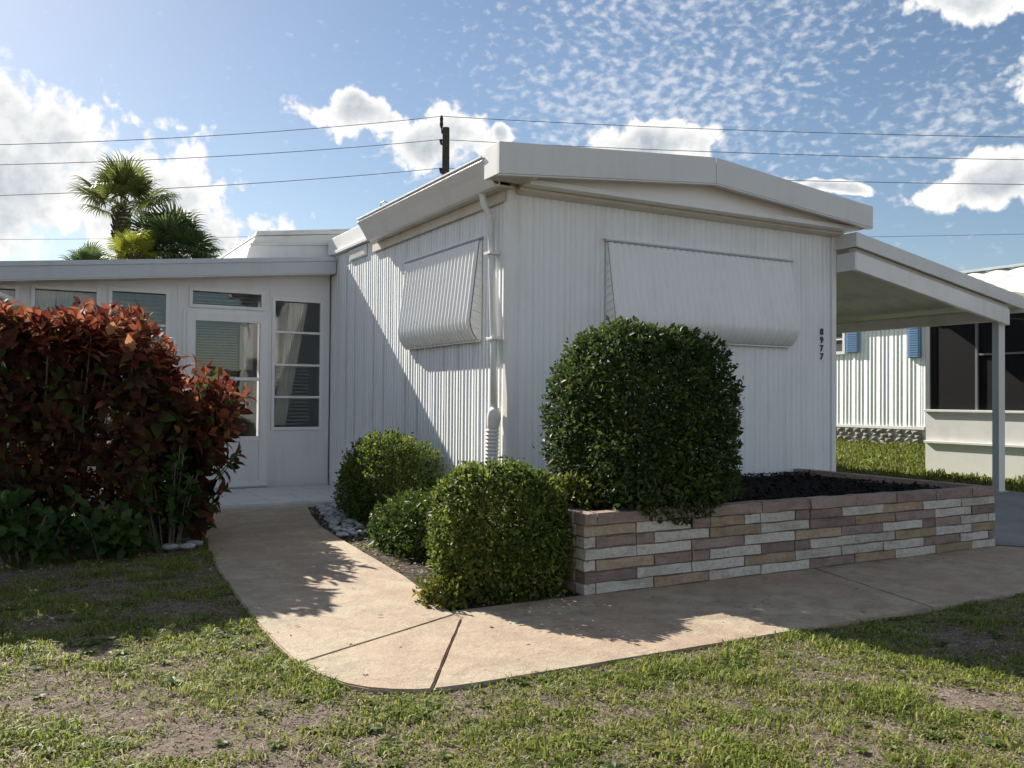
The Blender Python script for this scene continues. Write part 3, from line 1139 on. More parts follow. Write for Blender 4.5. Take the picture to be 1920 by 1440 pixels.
# tiled step in front of the door
stp = thing('door_step', 'low white tiled step in front of the storm door', 'step', (2.4, 9.9, 0))
box('slab', (1.64, 3.44, 9.12, 10.76, -.05, .036), 'step_white', stp, .006)
for i in range(5):
    for j in range(5):
        w, d = 1.78 / 5, 1.62 / 5
        box('tile', (1.65 + i * w + .004, 1.65 + (i + 1) * w - .004, 9.13 + j * d + .004, 9.13 + (j + 1) * d - .004, .0363, .046 + random.uniform(0, .002)), 'step_white', stp, .002)

# ================================================================== carport
cp = thing('carport', 'white attached carport with sloping flat roof and one slim grey post', 'carport', (8.5, 6.2, .12))


def cz(x):
    return -.168 * (x - 7.231)


MB().prism([(7.232, 2.645), (7.232, 2.786), (9.98, 2.786 + cz(9.98)), (9.98, 2.645 + cz(9.98))], 'y', 6.0, 6.03).build('fascia', 'fascia_white', cp, .003)
MB().prism([(7.26, 2.42), (7.26, 2.598), (9.77, 2.598 + cz(9.77)), (9.77, 2.42 + cz(9.77))], 'y', 6.035, 6.09).build('front_beam', 'trim_white', cp, .004)
MB().prism([(7.235, 2.66), (7.235, 2.76), (9.97, 2.76 + cz(9.97)), (9.97, 2.66 + cz(9.97))], 'y', 6.031, 14.0).build('roof', 'carport_under', cp)
box('fascia_end', (7.215, 7.231, 6.0, 6.27, 2.645, 2.786), 'fascia_white', cp)
box('beam_end', (7.237, 7.259, 6.036, 6.262, 2.42, 2.598), 'fascia_white', cp)
box('side_beam', (9.70, 9.80, 6.092, 14.0, 2.045, 2.165), 'carport_under', cp)
box('side_gutter', (9.981, 10.06, 6.0, 14.0, 2.15, 2.30), 'fascia_white', cp)
MB().prism([(7.27, 2.605), (7.27, 2.645), (9.78, 2.645 + cz(9.78)), (9.78, 2.605 + cz(9.78))], 'y', 6.06, 6.14).build('filler', 'carport_under', cp)
for i in range(24):
    y = 6.35 + i * .31
    MB().prism([(7.26, 2.655), (7.26, 2.6595), (9.69, 2.6595 + cz(9.69)), (9.69, 2.655 + cz(9.69))], 'y', y, y + .02).build('roof_seam', 'carport_under', cp)
post = box('post', (9.705, 9.79, 6.12, 6.205, .12, 2.044), 'post_grey', cp, .004)
box('post_edge', (9.69, 9.80, 6.112, 6.1195, .12, 2.044), 'trim_white', post, .001)
box('base_plate', (9.66, 9.83, 6.08, 6.24, .118, .13), 'post_grey', post, .002)
for k in (1, 2):
    p2 = box('post', (9.71, 9.79, 6.12 + 3.2 * k, 6.2 + 3.2 * k, .12, 2.044), 'post_grey', cp, .004)

# ================================================================== neighbouring house
nb = thing('neighbour_house', 'white ribbed house across the lawn with blue shutters and dark screened room', 'house', (13, 9, .12))
clad(nb, (15.0, 14.6), -math.pi / 2, 3.7, .66, 2.75, pitch=.30, grooves=((.02, .02), (.12, .016), (.2, .016)), depth=.03)
MB().box(15.04, 19, 8.0, 14.6, .2, 2.72).build('house_body', 'siding_white', nb)
box('sill_band', (14.97, 15.03, 10.9, 14.6, .60, .657), 'trim_white', nb)
for i in range(16):
    for j in range(4):
        y = 10.92 + i * .2 + (j % 2) * .07 + random.uniform(-.02, .02)
        z = .28 + j * .08
        h, w = .075, random.uniform(.13, .19)
        k = random.uniform(-.03, .03)
        MB().add([(14.99, y, z), (14.99, y + w, z + k), (14.99, y + w - k, z + h), (14.99, y + .03, z + h + k * .5),
                  (14.94, y + w * .5, z + h * .5)], [(0, 1, 4), (1, 2, 4), (2, 3, 4), (3, 0, 4), (3, 2, 1, 0)]).build('skirting_stone', 'skirt_stone', nb)
wb = MB().box(14.955, 14.99, 12.73, 12.79, 2.10, 2.62).box(14.955, 14.99, 13.5, 13.56, 2.10, 2.62).box(14.956, 14.99, 12.79, 13.5, 2.10, 2.16).box(14.956, 14.99, 12.79, 13.5, 2.395, 2.425).build('window', 'trim_white', nb)
box('pane', (14.985, 14.992, 12.79, 13.5, 2.16, 2.395), 'dark_grey', wb, 0)
box('pane', (14.985, 14.992, 12.79, 13.5, 2.425, 2.66), 'dark_grey', wb, 0)
for (ya, yb, za, zb) in ((12.38, 12.69, 2.12, 2.66), (10.98, 11.24, 1.96, 2.66)):
    s = box('shutter', (14.945, 14.985, ya, yb, za, zb), 'shutter_blue', nb)
    n = int((zb - za) / .045)
    for i in range(n):
        box('louvre_slat', (14.935, 14.9445, ya + .03, yb - .03, za + .02 + i * .045, za + .045 + i * .045), 'shutter_blue', s, .001)
# eave that shades the top of the siding
MB().prism([(14.90, 2.70), (14.90, 2.80), (17, 3.4), (19.5, 2.78), (19.5, 2.68)], 'y', 8.0, 15.0).build('roof', 'roof_white', nb)
# screened room in front of it
sr = MB().box(11.40, 11.50, 3.5, 8.284, .05, .56).box(11.41, 11.50, 3.5, 8.284, .56, .985).build('knee_wall', 'stucco_white', nb, .006)
box('ledge', (11.36, 11.40, 3.5, 8.284, .545, .58), 'stucco_white', sr, .004)
box('sill', (11.37, 11.51, 3.5, 8.30, .986, 1.02), 'stucco_white', sr, .004)
box('screen', (11.44, 11.445, 3.5, 8.22, 1.021, 2.319), 'insect_screen', nb, 0)
for y in (8.22, 7.50, 6.6, 5.6, 4.6):
    box('mullion', (11.41, 11.47, y, y + (.06 if y > 8 else .035), 1.021, 2.32), 'frame_grey', nb, .002)
box('screen_rail', (11.415, 11.4395, 3.5, 7.4995, 1.76, 1.785), 'frame_grey', nb, .002)
box('header', (11.38, 11.50, 3.5, 8.30, 2.321, 2.44), 'stucco_white', nb, .004)
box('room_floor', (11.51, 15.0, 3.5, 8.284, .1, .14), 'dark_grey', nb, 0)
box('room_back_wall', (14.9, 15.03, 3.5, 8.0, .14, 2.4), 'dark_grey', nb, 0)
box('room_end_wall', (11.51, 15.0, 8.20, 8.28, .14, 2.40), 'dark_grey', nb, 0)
box('room_ceiling', (11.30, 15.0, 3.5, 8.35, 2.441, 2.455), 'stucco_white', nb, 0)
# tile-profile metal roof: wavy courses
def wavy_roof():
    V, F = [], []
    ny, nx = 140, 40
    for i in range(nx + 1):
        t = i / nx
        x = 11.05 + 4.2 * t
        rise = min(x - 11.05, 1.55) * .37 - max(0, x - 12.6) * .20
        c = ((x - 11.05) / .30) % 1.0
        for j in range(ny + 1):
            y = 3.4 + j * (5.1 / ny)
            V.append((x, y, 2.46 + rise + .040 * abs(math.sin(y * 8.5)) + .035 * (1 - c)))
    for i in range(nx):
        for j in range(ny):
            a = i * (ny + 1) + j
            F.append((a, a + 1, a + ny + 2, a + ny + 1))
    obj_np('tile_roof', V, F, 'roof_white', nb, False)


wavy_roof()
box('ridge_cap', (12.53, 12.67, 3.3, 8.55, 3.075, 3.11), 'post_grey', nb)

# ================================================================== brick planter
XL, XR, YPF, RH = 2.873, 6.73, 4.274, .0665
pl = thing('brick_planter', 'low raised planter of mixed white, orange and purple bricks along the walk', 'planter', (4.8, 4.3, 0))


def brick_meshes():
    out = {}
    for s in range(4):
        r = random.Random(40 + s)
        bm = bmesh.new()
        bmesh.ops.create_cube(bm, size=1.0)
        bmesh.ops.subdivide_edges(bm, edges=[e for e in bm.edges if abs((e.verts[0].co - e.verts[1].co).x) > .5], cuts=3)
        for v in bm.verts:
            v.co.x += r.uniform(-.006, .006)
            v.co.y += r.uniform(-.05, .05)
            v.co.z += r.uniform(-.06, .06)
        me = bpy.data.meshes.new('brick')
        bm.to_mesh(me)
        bm.free()
        out[s] = me
    res = {}
    for key in ('white', 'orange', 'tan', 'purple', 'cap'):
        for s in range(4):
            m = out[s].copy()
            m.materials.append(MATS['brick_' + key])
            res[key, s] = m
    return res


BR = brick_meshes()
KEY = {'W': 'white', 'O': 'orange', 'T': 'tan', 'P': 'purple', 'C': 'cap'}


def brick(x0, x1, y0, y1, z0, z1, c):
    o = link(bpy.data.objects.new('brick', BR[KEY[c], random.randrange(4)]))
    o.parent = pl
    o.location = Vector(((x0 + x1) / 2, (y0 + y1) / 2, (z0 + z1) / 2)) - ROOTLOC[pl]
    o.scale = (x1 - x0, y1 - y0, z1 - z0)
    return o


ROWS = [
    [(2.873, 3.247, 'O'), (3.247, 3.667, 'W'), (3.667, 3.817, 'P'), (3.817, 4.1, 'O'), (4.1, 4.24, 'W'), (4.24, 4.552, 'W'), (4.552, 4.69, 'P'), (4.69, 4.996, 'P'),
     (4.996, 5.422, 'W'), (5.422, 5.857, 'O'), (5.857, 6.299, 'W'), (6.299, 6.639, 'W'), (6.639, 6.73, 'W')],
    [(2.873, 2.958, 'W'), (2.958, 3.247, 'P'), (3.247, 3.379, 'P'), (3.379, 3.81, 'W'), (3.81, 4.248, 'O'), (4.248, 4.69, 'W'), (4.69, 5.131, 'P'), (5.131, 5.553, 'O'),
     (5.553, 6.003, 'P'), (6.003, 6.433, 'W'), (6.433, 6.73, 'P')],
    [(2.873, 3.247, 'W'), (3.247, 3.667, 'W'), (3.667, 4.1, 'P'), (4.1, 4.552, 'W'), (4.552, 4.996, 'O'), (4.996, 5.422, 'P'), (5.422, 5.857, 'W'), (5.857, 6.003, 'P'),
     (6.003, 6.299, 'P'), (6.299, 6.639, 'W'), (6.639, 6.73, 'W')],
    [(2.873, 2.958, 'W'), (2.958, 3.379, 'O'), (3.379, 3.667, 'P'), (3.667, 3.81, 'P'), (3.81, 4.248, 'W'), (4.248, 4.552, 'P'), (4.552, 4.69, 'P'), (4.69, 5.131, 'W'),
     (5.131, 5.553, 'W'), (5.553, 6.003, 'T'), (6.003, 6.433, 'W'), (6.433, 6.73, 'T')],
    [(2.873, 3.247, 'P'), (3.247, 3.667, 'W'), (3.667, 4.1, 'W'), (4.1, 4.552, 'O'), (4.552, 4.996, 'W'), (4.996, 5.422, 'W'), (5.422, 5.857, 'W'), (5.857, 6.003, 'P'),
     (6.003, 6.299, 'P'), (6.299, 6.639, 'W'), (6.639, 6.73, 'P')],
    [(2.873, 2.958, 'W'), (2.958, 3.379, 'W'), (3.379, 3.81, 'O'), (3.81, 4.248, 'W'), (4.248, 4.69, 'W'), (4.69, 5.131, 'P'), (5.131, 5.553, 'O'), (5.553, 6.003, 'W'),
     (6.003, 6.433, 'T'), (6.433, 6.73, 'W')],
]
J = .005
for k, row in enumerate(ROWS):
    z1 = RH * 6 - k * RH
    for (a, b, c) in row:
        q = random.uniform(-.004, .005)
        brick(a + J, b - J, YPF + q, YPF + .095, z1 - RH + J, z1 - J, c)
for (a, b) in [(2.865, 2.958), (2.958, 3.38), (3.38, 3.81), (3.81, 4.25), (4.25, 4.69), (4.69, 5.13), (5.13, 5.56), (5.56, 6.0), (6.0, 6.43), (6.43, 6.738)]:
    brick(a + J, b - J, YPF - .008 + random.uniform(-.003, .003), YPF + .10, RH * 6 + .003, RH * 7, 'C')
# the two ends run back to the house
for (xa, xb) in ((XL, XL + .095), (XR - .095, XR)):
    for k in range(6):
        y = YPF + .10 + (.2 if k % 2 else 0)
        if k % 2:
            brick(xa, xb, YPF + .10, y - J, RH * k + J, RH * (k + 1) - J, random.choice('WPOT'))
        while y < 6.25:
            y2 = min(y + .42, 6.255)
            brick(xa + random.uniform(-.003, .003), xb + random.uniform(-.003, .003), y + J, y2 - J, RH * k + J, RH * (k + 1) - J, random.choice('WWPOT'))
            y = y2
    y = YPF + .105
    while y < 6.25:
        y2 = min(y + .42, 6.255)
        brick(xa - .006, xb + .006, y + J, y2 - J, RH * 6 + .003, RH * 7, 'C')
        y = y2
MB().box(XL + .012, XR - .012, YPF + .012, YPF + .085, -.02, RH * 7 - .012).box(XL + .012, XL + .085, YPF + .085, 6.255, -.02, RH * 7 - .012).box(XR - .085, XR - .012, YPF + .085, 6.255, -.02, RH * 7 - .012).build('mortar', 'mortar', pl)


def mulch():
    xs = np.linspace(XL + .08, XR - .08, 70)
    ys = np.linspace(YPF + .08, 6.26, 36)
    Xg, Yg = np.meshgrid(xs, ys)
    P = np.stack([Xg.ravel(), Yg.ravel(), np.full(Xg.size, .405)], 1)
    nz = SinNoise(9, 9)
    P[:, 2] += .012 * nz(P) + RNG.normal(0, .004, len(P))
    i = np.arange(len(ys) - 1)[:, None] * len(xs) + np.arange(len(xs) - 1)[None, :]
    F = np.stack([i, i + 1, i + len(xs) + 1, i + len(xs)], -1).reshape(-1, 4)
    o = obj_np('mulch_bed', P, F, 'mulch_black')
    tag(o, 'black mulch filling the brick planter', 'mulch', kind='stuff')
    # chips
    n = 5000
    c = np.stack([RNG.uniform(XL + .1, XR - .1, n), RNG.uniform(YPF + .1, 6.25, n), np.full(n, .42)], 1)
    c[:, 2] += .012 * nz(c * [1, 1, 0] + [0, 0, .405]) + RNG.uniform(0, .012, n)
    a = RNG.uniform(0, 6.28, n)
    t = RNG.normal(0, .35, n)
    L = RNG.uniform(.015, .045, n)
    w = RNG.uniform(.005, .011, n)
    ax = np.stack([np.cos(a) * np.cos(t), np.sin(a) * np.cos(t), np.sin(t)], 1) * L[:, None]
    sd = np.stack([-np.sin(a), np.cos(a), np.zeros(n)], 1) * w[:, None]
    upv = np.array([0, 0, .004])
    V = np.stack([c - ax - sd, c + ax - sd, c + ax + sd, c - ax + sd, c - ax * .8 + upv, c + ax * .8 + upv], 1).reshape(-1, 3)
    b = np.arange(n)[:, None] * 6
    F = np.concatenate([b + [0, 1, 5], b + [0, 5, 4], b + [3, 4, 5], b + [3, 5, 2]])
    o = obj_np('mulch_chips', V, F, 'mulch_black')
    tag(o, 'loose black mulch chips scattered on the planter bed', 'mulch', kind='stuff')


mulch()

# ================================================================== plants
def unit(v):
    return v / (np.linalg.norm(v, axis=1)[:, None] + 1e-9)


def leaves2(P, A, N, L, Wd, fold=.25, rich=False, droop=0.0):
    """arrays of leaves. A axis, N normal; rich = 8-triangle leaf with a curved blade"""
    A = unit(A)
    N = unit(N - A * (N * A).sum(1)[:, None])
    S = np.cross(A, N)
    n = len(P)
    L = np.broadcast_to(L, n)[:, None]
    Wd = np.broadcast_to(Wd, n)[:, None]
    if not rich:
        V = np.stack([P, P + A * L * .45 + S * Wd * .5 + N * Wd * fold, P + A * L, P + A * L * .45 - S * Wd * .5 + N * Wd * fold], 1).reshape(-1, 3)
        b = np.arange(n)[:, None] * 4
        F = np.concatenate([b + [0, 2, 1], b + [0, 3, 2]])
        return V, F
    ts = [0, .3, .68, 1.0]
    ws = [0, .5, .42, 0]
    mids = []
    for t in ts:
        mids.append(P + A * L * t - N * L * droop * t * t)
    vs = [mids[0], mids[1], mids[2], mids[3]]
    for k in (1, 2):
        vs.append(mids[k] + S * Wd * ws[k] + N * Wd * fold)
        vs.append(mids[k] - S * Wd * ws[k] + N * Wd * fold)
    V = np.stack(vs, 1).reshape(-1, 3)           # 8 verts: m0..m3, l1,r1,l2,r2
    b = np.arange(n)[:, None] * 8
    F = np.concatenate([b + [0, 1, 4], b + [0, 5, 1], b + [1, 2, 6], b + [1, 6, 4], b + [1, 5, 7], b + [1, 7, 2], b + [2, 3, 6], b + [2, 7, 3]])
    return V, F


def shrub_points(n, c, r, seed, rough=.10, shell=.10, pw=2.6, zmin=None):
    """points through the outer volume of a clipped, lumpy, boxy-round shrub"""
    rg = np.random.default_rng(seed)
    D = unit(rg.normal(size=(int(n * 1.1) + 10, 3)))
    nz1, nz2, nz3 = SinNoise(seed + 1, 2.6), SinNoise(seed + 2, 7.0), SinNoise(seed + 5, 19.0)
    q = (np.abs(D) ** pw).sum(1) ** (-1 / pw)
    R = q * (1 + rough * .55 * nz1(D) + rough * .42 * nz2(D) + rough * .34 * nz3(D))
    s = 1 - np.abs(rg.normal(0, shell, len(D))) + rg.exponential(.012, len(D))
    deep = rg.random(len(D)) < .16
    s[deep] = rg.uniform(.45, .9, deep.sum())
    P = np.array(c) + D * (R * s)[:, None] * np.array(r)
    out = unit(D / np.array(r))
    k = P[:, 2] > (zmin if zmin is not None else -9)
    hole = SinNoise(seed + 8, 15.0)(D) + .5 * SinNoise(seed + 9, 32.0)(D)      # thin spots where the dark inside shows
    k &= ~((hole < -1.15) & (s > .86) & (rg.random(len(D)) < .9))
    P, out = P[k][:n], out[k][:n]
    return P, out, rg


def shrub(name, label, c, r, n, material, leaf, seed, base_z, part_leaves=0, rough=.1, pw=2.6, shell=.1, twigs=14, extra=None):
    root = thing(name, label, 'shrub', (c[0], c[1], base_z))
    P, out, rg = shrub_points(n, c, r, seed, rough, shell, pw, base_z + .01)
    m = len(P)
    A = out * .55 + rg.normal(0, .65, (m, 3)) + [0, 0, .15]
    N = out * .9 + rg.normal(0, .55, (m, 3)) + [0, 0, .35]
    L = rg.uniform(.5, 1.4, m) * leaf
    V, F = leaves2(P, A, N, L, L * rg.uniform(.45, .62, m))
    o = obj_np('foliage', V, F, material, root)
    o['kind'] = 'stuff'
    # new shoots that stick out of the clipped outline
    k = max(20, m // 55)
    D = unit(rg.normal(size=(k, 3)) + [0, 0, .5])
    q = (np.abs(D) ** pw).sum(1) ** (-1 / pw)
    S0 = np.array(c) + D * q[:, None] * np.array(r) * .98
    dirs = unit(D + rg.normal(0, .45, (k, 3)) + [0, 0, .5])
    PP, AA, NN = [], [], []
    for j in range(6):
        PP.append(S0 + dirs * (.010 * j * rg.uniform(.4, 1.2, (k, 1))))
        AA.append(dirs * .6 + rg.normal(0, .6, (k, 3)))
        NN.append(rg.normal(0, 1, (k, 3)) + [0, 0, .5])
    PP, AA, NN = np.concatenate(PP), np.concatenate(AA), np.concatenate(NN)
    keep = PP[:, 2] > base_z + .02
    L2 = rg.uniform(.6, 1.1, keep.sum()) * leaf
    V, F = leaves2(PP[keep], AA[keep], NN[keep], L2, L2 * .5)
    o = obj_np('shoots', V, F, material, root)
    o['kind'] = 'stuff'
    rr_ = random.Random(seed)
    for i in range(twigs):
        a = rr_.uniform(0, 6.28)
        d = Vector((math.cos(a) * r[0], math.sin(a) * r[1], 0)) * rr_.uniform(.25, .75)
        b0 = Vector((c[0] + d.x * .25, c[1] + d.y * .25, base_z - .02))
        top = Vector((c[0] + d.x, c[1] + d.y, c[2] + r[2] * rr_.uniform(.1, .6)))
        mid = (b0 + top) / 2 + Vector((rr_.uniform(-.05, .05), rr_.uniform(-.05, .05), .03))
        MB().tube([b0, mid, top], [.011, .008, .004], 5).build('stem', 'stem_grey', root)
    return root


shrub('clipped_shrub', 'tall dark clipped shrub standing in the brick planter', (3.585, 4.67, .965), (.475, .49, .58), 40000, 'leaf_dark', .037, 21, .37, rough=.085, pw=4.6, shell=.085, twigs=20)
shrub('clipped_shrub', 'round yellow-green shrub on the walkway corner at the end of the planter', (2.50, 4.64, .32), (.375, .36, .415), 20000, 'leaf_mid', .034, 22, -.02, rough=.15, pw=2.5, shell=.09)
shrub('clipped_shrub', 'small sunlit-topped shrub against the side wall nearest the porch', (2.98, 7.70, .35), (.34, .58, .40), 20000, 'leaf_mid', .032, 23, -.02, rough=.17, pw=2.4, shell=.1)
shrub('low_shrub', 'low feathery green plant between the two small shrubs', (2.74, 6.15, .10), (.34, .74, .29), 13000, 'leaf_fern', .040, 24, -.03, rough=.25, pw=2.1, shell=.2, twigs=6)
shrub('low_plant', 'small yellow-green plant at the left end of the planter', (3.02, 4.70, .50), (.17, .20, .13), 1500, 'leaf_yellow', .045, 25, .40, rough=.3, pw=2.0, shell=.3, twigs=3)
shrub('low_plant', 'drooping green plant at the right foot of the tall shrub', (4.22, 4.86, .52), (.24, .22, .17), 1800, 'leaf_fern', .05, 26, .40, rough=.35, pw=2.0, shell=.3, twigs=3)
shrub('low_plant', 'tuft of bright leaves at the left foot of the round corner shrub', (2.10, 4.50, .03), (.12, .20, .10), 900, 'leaf_yellow', .042, 27, -.02, rough=.35, pw=2.0, shell=.3, twigs=3)


# ---- copperleaf hedge: stems ending in rosettes of large leaves
def copperleaf():
    root = thing('copperleaf_hedge', 'large copper-red leafy hedge beside the left edge of the walkway', 'hedge', (-.2, 7.7, -.03))
    rg = np.random.default_rng(77)

    def topz(x, y):
        return 1.60 + .10 * np.sin(x * 2.3 + .5) + .07 * np.sin(x * 5.1 + y * 3) - .75 * sstep(.72, 1.45, x) + .12 * sstep(.2, -.6, x) * 1.0
    tips, dirs, band = [], [], []
    # top canopy
    for _ in range(520):
        x = rg.uniform(-2.6, 1.30)
        y = rg.uniform(6.95, 8.5)
        z = float(topz(x, y)) + rg.normal(0, .06) + .05 * math.sin(x * 11 + y * 4) - .5 * max(0, (7.12 - y)) * 1.2
        tips.append((x, y, z))
        dirs.append((rg.normal(0, .25), rg.normal(-.12, .25), 1))
        band.append(0)
    # front face and right end
    for _ in range(760):
        x = rg.uniform(-2.6, 1.32)
        y = 6.98 + abs(rg.normal(0, .16)) + .10 * math.sin(x * 6) + .06 * math.sin(x * 15)
        z = rg.uniform(.10, 1.0) * float(topz(x, y))
        tips.append((x, y, z))
        dirs.append((rg.normal(0, .35), -1, rg.uniform(-.1, .7)))
        band.append(1)
    for _ in range(330):
        y = rg.uniform(7.0, 8.4)
        z = rg.uniform(.2, 1.25)
        x = 1.24 + .16 * math.exp(-((z - .95) / .3) ** 2) + rg.normal(0, .07) - .10 * (z < .5)
        tips.append((x, y, z))
        dirs.append((1, rg.normal(-.3, .35), rg.uniform(0, .7)))
        band.append(1)
    # a few branches that reach out over the path
    reach = [(1.66, 7.35, 1.13), (1.60, 7.30, 1.02), (1.52, 7.25, 1.16), (1.48, 7.5, 1.20), (1.58, 7.6, .95), (1.62, 7.42, .66), (1.58, 7.38, .60), (1.42, 7.3, 1.3), (1.36, 7.4, 1.36),
             (1.46, 7.2, .40), (1.42, 7.3, .30), (1.50, 7.5, .82)]
    for p in reach:
        tips.append(p)
        dirs.append((.7, -.4, .4))
        band.append(0 if p[2] > 1.0 else 1)
    for _ in range(70):
        y = rg.uniform(7.25, 8.5)
        z = rg.uniform(.80, 1.24)
        tips.append((y * .2125 - abs(rg.normal(0, .14)), y, z))
        dirs.append((.7, rg.normal(-.3, .4), rg.uniform(0, .8)))
        band.append(0 if z > 1.08 else 1)
    reach = reach + [0] * 70
    tips, dirs, band = np.array(tips), unit(np.array(dirs, float)), np.array(band)
    PP, AA, NN, LL, red = [], [], [], [], []
    for t, d, b in zip(tips, dirs, band):
        k = rg.integers(7, 11)
        u = np.cross(d, [0.3, .2, .9])
        u /= np.linalg.norm(u) + 1e-6
        v = np.cross(d, u)
        for j in range(k):
            a = j * 2.4 + rg.uniform(-.3, .3)
            tilt = .35 + .95 * j / k
            rad = u * math.cos(a) + v * math.sin(a)
            ax = d * math.cos(tilt) + rad * math.sin(tilt) + np.array([0, 0, -.28 * j / k])
            PP.append(t - d * .02 * j + rad * .006)
            AA.append(ax)
            NN.append(d * 1.0 - rad * .15 + rg.normal(0, .18, 3))
            LL.append(rg.uniform(.070, .140) * (0.75 + .45 * j / k))
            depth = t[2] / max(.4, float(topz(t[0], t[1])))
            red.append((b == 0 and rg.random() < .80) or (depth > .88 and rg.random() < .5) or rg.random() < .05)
    PP, AA, NN, LL, red = np.array(PP), np.array(AA), np.array(NN), np.array(LL), np.array(red)
    # inner filler
    n = 9000
    fx, fy = rg.uniform(-2.6, 1.28, n), rg.uniform(7.05, 8.4, n)
    fz = rg.uniform(.15, .97, n) * topz(fx, fy)
    FP = np.stack([fx, fy, fz], 1)
    FA = rg.normal(0, 1, (n, 3))
    FN = rg.normal(0, 1, (n, 3)) + [0, -.3, .6]
    # the largest-looking leaves on the face are objects of their own
    idx = np.where((PP[:, 0] > -.35) & (PP[:, 1] < 7.5) & (PP[:, 2] > .3))[0]
    sel = rg.choice(idx, 280, replace=False)
    mask = np.zeros(len(PP), bool)
    mask[sel] = True
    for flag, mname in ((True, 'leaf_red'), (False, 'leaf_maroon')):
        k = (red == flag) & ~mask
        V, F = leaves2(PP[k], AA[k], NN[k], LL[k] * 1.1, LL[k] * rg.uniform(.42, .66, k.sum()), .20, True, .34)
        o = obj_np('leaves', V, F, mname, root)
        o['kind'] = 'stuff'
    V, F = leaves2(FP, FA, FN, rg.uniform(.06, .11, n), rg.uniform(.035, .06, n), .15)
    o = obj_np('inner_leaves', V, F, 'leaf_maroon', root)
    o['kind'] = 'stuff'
    # unit leaf meshes for the single leaves
    unit_leaf = {}
    for mname in ('leaf_red', 'leaf_maroon'):
        V, F = leaves2(np.zeros((1, 3)), np.array([[1., 0, 0]]), np.array([[0, 0, 1.]]), 1.0, .62, .18, True, .22)
        me = mesh_np('leaf', V, F)
        me.materials.append(MATS[mname])
        unit_leaf[mname] = me
    base = np.array(ROOTLOC[root])
    for i in sel:
        a = Vector(AA[i]).normalized()
        nrm = Vector(NN[i])
        nrm = (nrm - a * nrm.dot(a)).normalized()
        s = a.cross(nrm)
        R = Matrix((a, -s, nrm)).transposed()
        o = link(bpy.data.objects.new('leaf', unit_leaf['leaf_red' if red[i] else 'leaf_maroon']))
        o.parent = root
        o.rotation_mode = 'QUATERNION'
        o.rotation_quaternion = R.to_quaternion()
        o.location = Vector(PP[i] - base)
        o.scale = (LL[i] * 1.1,) * 3
    # stems
    order = rg.choice(len(tips) - len(reach), 130, replace=False)
    for i in list(order) + list(range(len(tips) - len(reach), len(tips))):
        t, d = Vector(tips[i]), Vector(dirs[i])
        gx = min(1.15, t.x * .97 + rg.uniform(-.12, .08))
        gy = min(max(7.35, t.y + rg.uniform(.1, .4)), 8.2)
        g = Vector((gx, gy, -.05))
        mid = g.lerp(t, .55) + Vector((rg.uniform(-.06, .06), rg.uniform(-.03, .08), .06))
        MB().tube([g, mid, t - d * .03], [.010, .007, .004], 5, False).build('stem', 'stem_grey', root)
    return root


copperleaf()


def big_leaf_plant(label, c, r, n, seed, leaf=.11, lean=(0, -.6, .5)):
    root = thing('leafy_plant', label, 'plant', (c[0], c[1], -.03))
    rg = np.random.default_rng(seed)
    stems = 16
    sel = []
    PP, AA, NN, LL = [], [], [], []
    for s in range(stems):
        a = rg.uniform(0, 6.28)
        tip = np.array(c) + np.array([math.cos(a) * r[0], math.sin(a) * r[1], 0]) * rg.uniform(.2, 1) + [0, 0, rg.uniform(.1, 1) * r[2]]
        b0 = np.array([c[0] + .3 * (tip[0] - c[0]), c[1] + .3 * (tip[1] - c[1]), -.04])
        MB().tube([b0, (b0 + tip) / 2 + [0, 0, .05], tip], [.008, .006, .004], 5, False).build('stem', 'stem_grey', root)
        for j in range(n // stems):
            t = rg.uniform(.35, 1)
            p = b0 + (tip - b0) * t + rg.normal(0, .03, 3)
            PP.append(p)
            AA.append(unit((tip - np.array(c) + rg.normal(0, .35, 3))[None])[0] * .8 + rg.normal(0, .4, 3) + [0, 0, .1])
            NN.append(np.array(lean) + rg.normal(0, .4, 3) + [0, 0, .6])
            LL.append(rg.uniform(.6, 1.1) * leaf)
    PP, AA, NN, LL = np.array(PP), np.array(AA), np.array(NN), np.array(LL)
    PP[:, 2] = np.maximum(PP[:, 2], .01)
    k = rg.random(len(PP)) < .25
    k[np.where(k)[0][60:]] = False
    V, F = leaves2(PP[~k], AA[~k], NN[~k], LL[~k], LL[~k] * .6, .15, True, .2)
    o = obj_np('leaves', V, F, 'leaf_green_big', root)
    o['kind'] = 'stuff'
    for i in np.where(k)[0]:
        V, F = leaves2(PP[i:i + 1], AA[i:i + 1], NN[i:i + 1], LL[i:i + 1], LL[i:i + 1] * .6, .15, True, .2)
        obj_np('leaf', V, F, 'leaf_green_big', root)


big_leaf_plant('broad-leaved green plant at the foot of the copper hedge, left end', (.10, 6.82, .10), (.42, .22, .42), 420, 5)
big_leaf_plant('broad-leaved green plant at the foot of the copper hedge, nearest the walkway', (.62, 6.86, .08), (.30, .2, .30), 300, 6)
big_leaf_plant('green shoots half way up the right side of the copper hedge', (1.02, 6.98, .42), (.30, .14, .34), 260, 8, .095)


